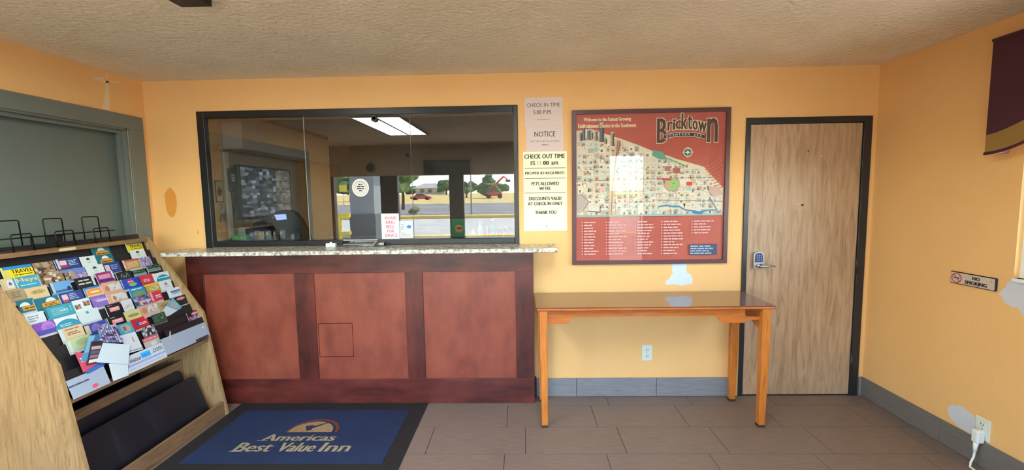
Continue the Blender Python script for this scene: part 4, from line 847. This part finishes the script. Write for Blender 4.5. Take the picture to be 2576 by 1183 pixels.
loose('red leaflet lying crooked at the lower left of the pile', hc+.0055, [(-1.150, .790), (-1.055, .745), (-1.052, .700), (-1.150, .680)], 'd05068', drd)
def dsw(f): f([(0, 0), (1, .1), (.8, .6), (.1, .7)], '7ab4cc'); f([(.5, 0), (.9, 0), (.9, .5), (.4, .6)], '2f6a98')
loose('narrow blue leaflet slanting left of the photo strip', hc+.0085, [(-1.055, .845), (-.985, .835), (-1.085, .722), (-1.142, .738)], '4a94c0', dsw)
def dst(f):
    for i in range(5): f(R4(.12, .04+.19*i, .9, .18+.19*i), ['241c2c', 'c8a8a0', '5a5878', '8a7080', 'e0dcd0'][i])
loose('dark photo strip leaflet slanting beside the large blank white sheet', hc+.0115, [(-1.058, .815), (-1.000, .800), (-1.062, .700), (-1.128, .712)], '3a2c44', dst)
loose('small blank white sheet hanging over the sign strip', hc+.0130, [(-1.022, .676), (-.915, .672), (-.945, .580), (-1.036, .586)], 'd4e0e8')
loose('large blank white sheet in the middle of the pile', hc+.0160, [(-1.008, .790), (-.872, .732), (-.925, .636), (-1.080, .708)], 'd0dfea')
def dti(f): f(R4(.62, 0, 1, 1), '62b4d0'); f([(.7, .2), (.88, .12), (.96, .5), (.85, .85), (.7, .7)], 'b4a8a0'); f(R4(0, 0, .06, 1), 'd8d4d0')
loose('tilted leaflet with turquoise end lying across the empty pocket at the right', -2.0040, [(-.585, .792), (-.392, .895), (-.352, .815), (-.470, .792)], 'd0dae6', dti)
loose('small torn paper scrap standing in the lowest pocket', hc+.0006, [(-.575, .715), (-.565, .717), (-.585, .675), (-.600, .672)], 'c8c4bc')

# ceiling fitting cut by the top edge
t = thing('ceiling_fitting', (-1.43, -1.36, 2.40), 'dark ceiling fitting just touching the top edge above the counter glass', 'ceiling fitting')
m = MB(); m.box(-1.50, -1.36, -1.44, -1.287, 2.405, 2.44, BLKP); m.build('housing', t, bevel=.004)
MB().box(-1.515, -1.345, -1.455, -1.275, 2.434, 2.44, WPL).build('mounting_plate', t, bevel=.002)

# ================================================================ THE OFFICE BEHIND THE GLASS
OX0, OX1, OY1, OZ = -2.335, 2.4, 2.25, 2.205
m = MB(); m.box(OX0-.1, OX1+.1, OY1, OY1+.1, 0, OZ+.1, OFFW); m.build('wall_office_back', kind='structure')
m = MB(); m.box(OX0-.1, OX0, .13, OY1, 0, OZ+.1, OFFL); m.build('wall_office_left', kind='structure')
m = MB(); m.box(OX1, OX1+.1, .13, OY1, 0, OZ+.1, OFFW); m.build('wall_office_right', kind='structure')
m = MB(); m.box(OX0-.1, OX1+.1, .12, OY1+.1, OZ, OZ+.08, OFFW); m.build('ceiling_office', kind='structure')
m = MB(); m.box(OX0-.1, OX1+.1, .12, OY1+.1, -.05, -.002, GROUT); m.build('floor_office', kind='structure')
m = MB(); m.box(OX0, OX0+.16, .135, OY1, 1.95, OZ, OFFS); m.build('trim_2', kind='structure')
m = MB(); m.box(OX0, OX0+.012, .13, .175, 1.25, 1.93, plain('c8c4b8', .5)); m.build('trim_3', kind='structure')
# lit troffer
def emit_mat(name, col, st, cells=None):
    m_, t_, b = new_mat(name); b.inputs['Base Color'].default_value = rgba('202020'); b.inputs['Emission Strength'].default_value = st
    if cells:
        g = t_.nodes.new('ShaderNodeNewGeometry'); v = t_.nodes.new('ShaderNodeTexNoise'); v.inputs['Scale'].default_value = cells; t_.links.new(g.outputs['Position'], v.inputs['Vector'])
        r = t_.nodes.new('ShaderNodeValToRGB'); r.color_ramp.elements[0].color = rgba('b8b8a8'); r.color_ramp.elements[1].color = rgba(col); r.color_ramp.elements[0].position = .35; r.color_ramp.elements[1].position = .6
        t_.links.new(v.outputs['Fac'], r.inputs[0]); t_.links.new(r.outputs[0], b.inputs['Emission Color'])
    else: b.inputs['Emission Color'].default_value = rgba(col)
    return m_
LAMP = emit_mat('lit_diffuser', 'f2fbf4', 11.0, 30)
def troffer(label, X0, X1, Y0, Y1, z, mat):
    lt = thing('ceiling_light', ((X0+X1)/2, (Y0+Y1)/2, z-.02), label, 'ceiling light')
    GF = plain('8a8a86', .5); m = MB()
    for a, b, c_, d in ((X0, X1, Y0, Y0+.02), (X0, X1, Y1-.02, Y1), (X0, X0+.02, Y0+.02, Y1-.02), (X1-.02, X1, Y0+.02, Y1-.02), ((X0+X1)/2-.012, (X0+X1)/2+.012, Y0+.02, Y1-.02)): m.box(a, b, c_, d, z-.02, z-.001, GF)
    m.build('frame', lt)
    for a, b in ((X0+.02, (X0+X1)/2-.012), ((X0+X1)/2+.012, X1-.02)): MB().box(a, b, Y0+.02, Y1-.02, z-.014, z-.009, mat).build('diffuser', lt)
troffer('lit rectangular fluorescent ceiling light mirrored in the top of the counter glass', -1.875, -1.315, -2.95, -1.50, ZC, LAMP)
troffer('added unseen fill light on the ceiling above the camera, not mirrored in any glass', -.03, .50, -2.95, -1.50, ZC, LAMP)  # extra fixture added to brighten the right side of the lobby
troffer('added fill light on the office ceiling, out of sight behind the wall notices', .7, 1.3, .7, 1.9, OZ, emit_mat('added_office_fill', 'fff4e0', 12.0))  # unseen fixture added to lift the dim office behind the glass
# office worktop
ot = thing('office_worktop', (-1.1, .38, 1.185), 'grey worktop inside the office just behind the counter glass', 'worktop')
MB().box(OX0+.001, -.02, .135, .62, 1.190, 1.215, GRANITE).build('slab', ot, bevel=.002)
MB().box(OX0+.001, -.02, .56, .60, 0, 1.190, OFFW).build('support', ot)
# wall monitor with camera views
mn = thing('security_monitor', (OX0+.04, .60, 1.40), 'black wall monitor showing a grid of camera views inside the office', 'monitor')
MB().box(OX0+.02, OX0+.06, .215, 1.0, 1.395, 1.835, plain('0c0c10', .3)).build('case', mn, bevel=.004)
MB().box(OX0, OX0+.02, .52, .70, 1.55, 1.68, BLKP).build('wall_bracket', mn)
m = MB(); O = Vector((OX0+.0605, .232, 1.822)); m.slab(O, UY, Vector((0, 0, -1)), Vector((1, 0, 0)), .752, .412, .0004, plain('10121a', .3))
scr = {}
def semit(c):
    if c not in scr: scr[c] = emit_mat('screen_glow_'+c, c, .42)
    return scr[c]
for i in range(3):
    for j in range(4):
        u0, v0 = .752*i/3+.004, .412*j/4+.003; uw, vw = .752/3-.008, .412/4-.006
        P = {(a, b): (u0+uw*(a/5+(rnd.uniform(-.07, .07) if 0 < a < 5 else 0)), v0+vw*(b/4+(rnd.uniform(-.09, .09) if 0 < b < 4 else 0))) for a in range(6) for b in range(5)}
        for a in range(5):
            for b in range(4):
                c_ = rnd.choice(['2c3444', '4a5468', '1a1e28', '6e7888', '383c40', '8a94a4', '20242c', '5c5c60'] if i < 2 else ['6a6660', '7c7870', '5c5854', '848078', '4a4846'])
                m.faces([O+UY*P[k][0]+Vector((.0004, 0, -P[k][1])) for k in ((a, b), (a+1, b), (a+1, b+1), (a, b+1))], [(0, 1, 2, 3)], semit(c_))
m.build('screen', mn)
# wall phone and its cord
ph = thing('wall_phone', (OX0+.03, .18, 1.66), 'black wall phone with white buttons left of the security monitor', 'phone')
m = MB(); m.box(OX0, OX0+.035, .15, .205, 1.62, 1.80, BLKP); m.build('body', ph, bevel=.006)
m = MB(); [m.box(OX0+.035, OX0+.038, .160+.014*i, .169+.014*i, 1.70+.022*j, 1.715+.022*j, plain('c8ccd0', .4)) for i in range(3) for j in range(3)]; m.build('buttons', ph)
m = MB(); m.tube([(OX0+.02, .17, 1.62), (OX0+.02, .175, 1.5), (OX0+.02, .19, 1.44), (OX0+.02, .205, 1.5), (OX0+.03, .20, 1.60)], .004, BLKP, 6); m.build('cord', ph)
# flower picture and key bunch on the left reveal of the window
JX = IX0+.0045
t = thing('flower_picture', (JX, .07, 1.54), 'small picture of a red flower on the left reveal behind the glass', 'picture')
m = MB(); m.box(JX, JX+.005, .045, .125, 1.535, 1.705, plain('36506a', .5)); pr = Print(m, (JX+.005, .045, 1.705), UY, (0, 0, -1), (1, 0, 0), eps=.0004)
pr.rect(.006, .008, .074, .162, 'd8cc94'); pr.rect(.006, .008, .074, .05, 'c0b878')
for i in range(6): pr.ell(.04+.015*math.cos(i*1.05), .085+.022*math.sin(i*1.05), .014, .020, 'c84a54', pr.k+1)
pr.k += 2; pr.ell(.04, .085, .008, .012, '8a2a34'); m.build('print', t)
t = thing('key_bunch', (JX+.012, .085, 1.37), 'bunch of keys and tags hanging under the flower picture', 'keys')
m = MB(); m.cyl((JX, .085, 1.52), (JX+.02, .085, 1.52), .004, SIL, 8); m.build('hook', t)
for i in range(6):
    y = .06+.011*i; m = MB(); zz = 1.40+.02*(i % 3); m.tube([(JX+.012+.003*(i % 2), .085, 1.52), (JX+.014+.003*(i % 2), y, 1.45+.01*(i % 2)), (JX+.014+.003*(i % 2), y, zz)], .0022, SIL, 5)
    m.ball((JX+.015+.003*(i % 2), y, zz), .010, plain(['3c4a4a', '8a5a4a', '5a6a70', 'a08a7a', '2c3438', '6a4a40'][i], .4), 1, (.5, .8, 1.5)); m.build('key', t)
# black desk machine with a lit screen
bm_ = thing('desk_machine', (-2.0, .33, 1.215), 'black arched desk machine with a small lit blue screen behind the glass', 'machine')
GLB = plain('0d0d10', .18)
arc = [(-2.26, 1.355), (-2.18, 1.385), (-2.10, 1.43), (-2.02, 1.462), (-1.95, 1.462), (-1.905, 1.44), (-1.86, 1.38), (-1.825, 1.30), (-1.80, 1.2155), (-2.265, 1.2155)]
m = MB(); m.prism(arc, 1, .33, .40, GLB); m.build('arched_housing', bm_, bevel=.008, seg=3)
m = MB(); m.prism([(-2.268, 1.315), (-2.05, 1.325), (-1.93, 1.335), (-1.88, 1.2155), (-2.268, 1.2155)], 1, .24, .33, plain('1c242a', .25)); m.build('paper_tray', bm_, bevel=.006)
m = MB(); m.prism([(-2.075, 1.425), (-1.975, 1.428), (-1.97, 1.385), (-2.055, 1.378)], 1, .3285, .330, emit_mat('blue_display', '8ca4f4', 1.0)); m.build('display', bm_)
m = MB(); m.ball((-2.085, .33, 1.40), .006, emit_mat('red_lamp', 'b83a34', .8), 1); m.build('indicator_lamp', bm_)
m = MB(); m.ball((-1.895, .33, 1.31), .022, GLB, 2); m.build('knob', bm_)
def smallbox(name, label, cat, x0, x1, y0, y1, z0, z1, col, group=None, extra=None):
    o = thing(name, ((x0+x1)/2, (y0+y1)/2, z0), label, cat, group); MB().box(x0, x1, y0, y1, z0, z1, plain(col, .45)).build('body', o, bevel=.003)
    if extra: extra(o)
    return o
ZW = 1.2155
smallbox('green_tray', 'bright green tray in the lower left corner of the counter glass', 'tray', -2.33, -2.21, .15, .23, ZW, 1.262, '58c850', extra=lambda o: MB().box(-2.335, -2.205, .145, .235, 1.262, 1.268, plain('4ab844', .4)).build('rim', o))
smallbox('card_box', 'small white box standing behind the green tray', 'box', -2.335, -2.275, .245, .30, ZW, 1.325, 'c8d0c8', extra=lambda o: MB().box(-2.333, -2.277, .244, .246, 1.285, 1.290, plain('8a9490')).build('lid_line', o))
for i, (x, c_, hh) in enumerate(((-2.19, '6a86a0', .075), (-2.155, 'c09a84', .085), (-2.12, 'c8c8b8', .08), (-2.06, '7a8490', .085), (-2.0, '5a646c', .085), (-1.945, '8a949c', .09))):
    nm = ['slate blue', 'tan', 'cream', 'grey', 'dark grey', 'light grey'][i]
    smallbox('folder', '%s folder leaning on the worktop in front of the black desk machine' % nm, 'folder', x-.022, x+.022, .205, .212, ZW, ZW+hh, c_, 'folders on the office worktop', extra=lambda o: MB().box(x-.02, x-.002, .2035, .205, ZW+hh*.6, ZW+hh*.85, plain('d8dcdc')).build('tab', o))
t = thing('pen_cup', (-1.815, .18, ZW), 'dark pen cup with pale tissue at the right of the desk machine', 'cup')
m = MB(); m.cyl((-1.82, .19, ZW), (-1.82, .19, 1.275), .022, plain('2c3450', .4)); m.build('cup', t); m = MB(); m.ball((-1.845, .185, 1.25), .02, plain('c8c8d4', .8), 2, (1, 1, 1.3), .15); m.build('tissue', t)
# goods behind the right hand pane
t = thing('green_snack_bag', (-.505, .15, ZW), 'green snack bag with an orange oval standing behind the right glass pane', 'snack bag')
m = MB(); m.prism([(-.56, ZW), (-.455, ZW), (-.45, 1.30), (-.452, 1.372), (-.562, 1.372), (-.565, 1.30)], 1, .145, .175, plain('1f8a54', .35)); m.build('bag', t, bevel=.008)
m = MB(); m.ball((-.505, .145, 1.30), .034, plain('e0a878', .5), 2, (1, .06, 1)); m.ball((-.500, .143, 1.305), .02, plain('8a5a3a', .5), 2, (1.2, .06, .5)); m.build('printed_oval', t)
m = MB(); m.box(-.562, -.452, .144, .176, 1.366, 1.378, plain('2aa468', .35)); m.build('crimp', t)
goods = [(-.40, 'e0d0a8', 'cream', .07), (-.345, 'd8dcd4', 'white', .13), (-.29, 'b84a5a', 'red', .085), (-.245, '3cc08a', 'mint green', .14), (-.19, '2c3c5c', 'navy', .075), (-.14, 'c86a7a', 'pink', .08), (-.095, '4a80b8', 'blue', .08)]
for x, c_, nm, hh in goods:
    o = thing('bottle', (x, .19, ZW), '%s bottle in the row of goods behind the right end of the glass' % nm, 'bottle', 'bottles behind the right glass pane')
    m = MB(); m.tube([(x, .19, ZW), (x, .19, ZW+hh*.7), (x, .19, ZW+hh*.85), (x, .19, ZW+hh)], [.022, .022, .012, .010], plain(c_, .3), 12); m.build('body', o)
    m = MB(); m.cyl((x, .19, ZW+hh), (x, .19, ZW+hh+.012), .0095, plain('e8e8e4', .4), 12); m.build('cap', o)

# ================================================================ MIRRORED IN THE GLASS: wall fittings behind the camera
t = thing('wall_clock', (-2.62, YF, 1.98), 'round dark wall clock with chrome rim mirrored in the counter glass', 'clock')
m = MB(); m.cyl((-2.62, YF, 2.07), (-2.62, YF+.035, 2.07), .088, plain('c8c8c8', .3), 32); m.build('rim', t)
m = MB(); m.cyl((-2.62, YF+.03, 2.07), (-2.62, YF+.037, 2.07), .074, plain('120e0c', .3), 32); m.build('face', t)
m = MB(); m.box(-2.622, -2.618, YF+.037, YF+.039, 2.07, 2.12, SIL); m.build('hand', t)
t = thing('small_ring_fitting', (-1.975, YF, 2.25), 'small round wall fitting high on the mirrored wall right of the clock', 'fitting')
m = MB(); m.cyl((-1.975, YF, 2.275), (-1.975, YF+.02, 2.275), .028, BLKP, 20); m.build('ring', t); m = MB(); m.cyl((-1.975, YF+.02, 2.275), (-1.975, YF+.024, 2.275), .012, plain('8a8684'), 16); m.build('centre', t)
t = thing('dark_sign', (-1.30, YF, 1.93), 'dark rectangular sign on the mirrored wall above the grey pier', 'sign')
MB().box(-1.70, -.90, YF, YF+.05, 1.932, 2.175, plain('1a1614', .4)).build('case', t, bevel=.004)
MB().box(-1.66, -.94, YF+.05, YF+.053, 1.962, 2.145, plain('221c1a', .3)).build('face', t)

# ================================================================ OUTSIDE, seen only in reflections and through the side window
def ycol(v): return -v
PROF = [(4.42, -.03), (9, .0), (12, .07), (25, .13), (27, .20)]
def strip_terrain(name, label, prof, mat, xa=-140, xb=90, kind='structure'):
    m = MB()
    for (a, za), (b, zb) in zip(prof, prof[1:]): m.faces([(xa, -a, za), (xb, -a, za), (xb, -b, zb), (xa, -b, zb)], [(0, 3, 2, 1)], mat)
    o = m.build(name, kind=kind); return o
def ground_mat(name, a, b, sc_): return ramp_mat(name, [(.35, a), (.65, b)], sc_, (1, 1, 1), .95, spec=.1)
CONC = ground_mat('concrete', '94897a', 'a49a8a', .8); LOT = ground_mat('parking_asphalt', 'b0aca4', 'c0bcb4', .6); ROAD = ground_mat('road_asphalt', '787470', '8c8884', .5)
DRY = ground_mat('dry_grass', 'b8a060', 'd0b878', .3); CURBY = plain('d4b050', .8)
strip_terrain('walkway', '', [(4.42, -.03), (12.8, .07)], CONC)
strip_terrain('parking_lot', '', [(12.8, .07), (25, .12)], LOT)
strip_terrain('road', '', [(27.5, .16), (60, .55)], ROAD)
strip_terrain('grass_field', '', [(60, .56), (62, .74), (100, .86), (150, 2.47), (230, 3.0)], DRY)
m = MB(); m.box(-140, 90, -26.2, -25.0, .05, .30, CURBY); m.box(-140, 90, -27.5, -26.2, .05, .27, CONC); m.build('kerb', kind='structure')
m = MB(); m.box(-140, 90, -13.3, -12.8, .0, .10, plain('e8c860', .8)); m.build('yellow_kerb', kind='structure')
m = MB(); [m.box(-100+8*i, -96.5+8*i, -46.4, -46.0, .33, .40, plain('e8dca0', .8)) for i in range(22)]; m.box(-140, 90, -33.2, -33.0, .16, .245, plain('d8d8d4', .8)); m.build('road_marking', kind='structure')
m = MB(); m.faces([(XR+.12, -13, -.04), (40, -13, -.04), (40, 20, -.04), (XR+.12, 20, -.04)], [(0, 1, 2, 3)], ROAD); m.build('side_yard', kind='structure')
m = MB(); m.box(XR+.12, XR+1.35, -4.42, .6, 2.50, 2.60, plain('d8d4cc', .8)); m.build('added_sun_shield', kind='structure')  # unseen overhang added to keep direct sun out of the side window
# porch column and its beam
t = thing('porch_column', (-5.6, -12.3, 0), 'grey and white porch column with darker base mirrored in the glass', 'column')
CG = plain('8a8c8c', .8); CW = plain('dfe2dc', .8); CD = plain('5c6064', .8)
MB().box(-6.08, -5.17, -12.75, -11.9, .07, .98, CD).build('base', t)
MB().box(-6.05, -5.20, -12.72, -11.93, .98, 3.4, CG).build('shaft', t)
t = thing('porch_roof', (-6.5, -12.3, 3.4), 'flat white porch roof carried by the grey column', 'roof')
MB().box(-12, -4.4, -15.5, -11.2, 3.4, 3.75, CW).build('roof_slab', t)
YB = plain('e8c832', .5)
t = thing('yellow_barrier', (-6.1, -11, 0), 'yellow square tube barrier beside the porch column', 'barrier')
for x in (-6.95, -6.08): MB().box(x-.06, x+.06, -11.06, -10.94, .0, 1.02, YB).build('post', t)
MB().box(-6.9, -5.7, -11.05, -10.95, .93, 1.05, YB).build('top_bar', t); MB().box(-6.9, -5.7, -11.05, -10.95, .35, .45, YB).build('lower_bar', t)
# trees
LEAFA = ramp_mat('leaves_light', [(.35, '5a7030'), (.65, '9aac5c')], 4.0, (1, 1, 1), .8); LEAFB = ramp_mat('leaves_dark', [(.35, '2e4a28'), (.65, '5a7848')], 3.0, (1, 1, 1), .8); BARK = plain('5a4636', .9)
def tree(label, x, v, zb, ht, r, mat, kind='round', name='tree'):
    o = thing(name, (x, -v, zb), label, 'tree')
    m = MB(); m.tube([(x, -v, zb), (x+.03*r, -v, zb+ht*.35), (x-.03*r, -v, zb+ht*.6)], [r*.09, r*.07, r*.04], BARK, 8); m.build('trunk', o)
    m = MB()
    if kind == 'pine':
        for k in range(7): f = k/6; m.ball((x+rnd.uniform(-.1, .1)*r, -v, zb+ht*(.25+.72*f)), r*(1-.8*f)*.95, mat, 2, (1, 1, .45), .28)
    else:
        for k in range(16): a = rnd.uniform(0, 6.28); q_ = rnd.uniform(.2, .75); m.ball((x+r*q_*math.cos(a), -v+r*q_*math.sin(a), zb+ht*rnd.uniform(.45, .92)), r*rnd.uniform(.25, .42), mat, 2, (1, 1, .85), .3)
    m.build('crown', o)
tree('light green young tree in front of the road, mirrored in the middle pane', -11.9, 40, .30, 4.6, 1.9, LEAFA)
tree('dark bushy tree right of the low house', -25.0, 140, 2.0, 4.4, 3.6, LEAFB)
tree('bushy green tree beside the grey pier', -14.6, 110, .9, 4.2, 2.6, LEAFB)
tree('tall dark pine behind the red lift machine', -8.6, 104, .9, 6.5, 3.0, LEAFB, 'pine', 'pine_tree')
tree('dense green tree directly right of the porch column', -21.5, 66, .75, 6.2, 3.2, LEAFB)
tree('broad green tree left of the porch column', -34.4, 84, .8, 6.0, 4.6, LEAFB)
for i in range(7):
    x = -75+13*i+rnd.uniform(-3, 3)
    tree(['far round tree at the left end of the tree line', 'far round tree behind the broad green tree', 'far round tree left of the low house', 'far round tree behind the low house', 'far round tree behind the dark bushy tree', 'far round tree behind the tall pine', 'far round tree at the right end of the tree line'][i], x, 185, 2.0, 3.6+rnd.uniform(0, 1.4), 4, LEAFB)
# low house
t = thing('low_house', (-31.9, -150, 2.4), 'low beige house with hipped roof beyond the grass field', 'house')
MB().box(-37, -27, -154, -148, 2.0, 4.6, plain('c4b49c', .8)).build('wall', t)
m = MB(); m.faces([(-38, -147.2, 4.5), (-26, -147.2, 4.5), (-26, -155, 4.5), (-38, -155, 4.5), (-35, -151, 6.2), (-29, -151, 6.2)], [(0, 1, 5, 4), (1, 2, 5), (2, 3, 4, 5), (3, 0, 4), (0, 3, 2, 1)], plain('a8a29a', .8)); m.build('roof', t)
for x in (-35.4, -32.6, -29.6): MB().box(x, x+1.2, -148.05, -147.9, 3.0, 4.1, plain('4a5058', .3)).build('window', t)
# red car
t = thing('red_car', (-23.6, -98, .86), 'red car driving on the far side of the road', 'car')
RC = plain('a83440', .3)
m = MB(); m.prism([(-25.9, 1.05), (-25.9, 1.55), (-25.0, 1.75), (-24.3, 2.25), (-22.9, 2.28), (-22.1, 1.78), (-21.2, 1.6), (-21.15, 1.05)], 1, -98.9, -97.1, RC); m.build('body', t, bevel=.05)
m = MB(); m.prism([(-24.75, 1.78), (-24.2, 2.17), (-22.95, 2.2), (-22.35, 1.78)], 1, -98.92, -97.08, plain('2a3038', .2)); m.build('window', t)
for x in (-24.9, -22.1):
    for y in (-98.85, -97.3): m = MB(); m.cyl((x, y, 1.12), (x, y+.2, 1.12), .34, BLKP, 18); m.build('wheel', t)
# red boom lift
t = thing('boom_lift', (-5.6, -90, 1.0), 'orange red lift machine with raised arm beyond the road', 'lift machine')
RD = plain('c0503c', .5)
MB().box(-7.6, -4.4, -91, -89, 1.5, 2.3, RD).build('chassis', t, bevel=.05)
for x in (-7.2, -4.8): m = MB(); m.cyl((x, -89.1, 1.45), (x, -88.8, 1.45), .5, BLKP, 16); m.build('wheel', t)
MB().box(-7.2, -6.2, -90.6, -89.4, 2.3, 3.0, plain('6a3a30', .5)).build('turret', t)
m = MB(); m.tube([(-7.0, -90, 2.8), (-4.0, -90, 5.6)], .22, RD, 8); m.build('arm', t)
m = MB(); m.tube([(-4.0, -90, 5.6), (-3.2, -90, 4.9)], .14, RD, 8); m.box(-3.6, -2.6, -90.5, -89.5, 4.4, 4.9, plain('4a5058')); m.build('basket', t)
# pole and road sign
t = thing('street_pole', (-3.75, -28.5, .1), 'thin grey street pole at the near edge of the road', 'pole')
m = MB(); m.cyl((-3.75, -28.5, .1), (-3.75, -28.5, 7.0), .05, SIL, 10); m.build('pole', t); MB().box(-3.9, -3.6, -28.65, -28.35, .1, .3, CONC).build('footing', t)
t = thing('yellow_road_sign', (-24.0, -55, .5), 'small yellow square sign left of the porch column', 'sign')
m = MB(); m.cyl((-24.0, -55, .5), (-24.0, -55, 2.6), .04, SIL, 8); m.build('post', t); MB().box(-24.5, -23.5, -55.0, -54.95, 2.4, 3.3, YB).build('plate', t)
t = thing('dry_bush', (-8.6, -31, .3), 'small dry bush on the verge before the road', 'bush')
m = MB(); [m.ball((-8.6+rnd.uniform(-.5, .5), -31+rnd.uniform(-.3, .3), .35+rnd.uniform(0, .25)), .28, plain('7a7448', .9), 1, (1, 1, .8), .3) for _ in range(7)]; m.build('foliage', t)
for o in bpy.data.objects:
    if 'wo' in o: del o['wo']
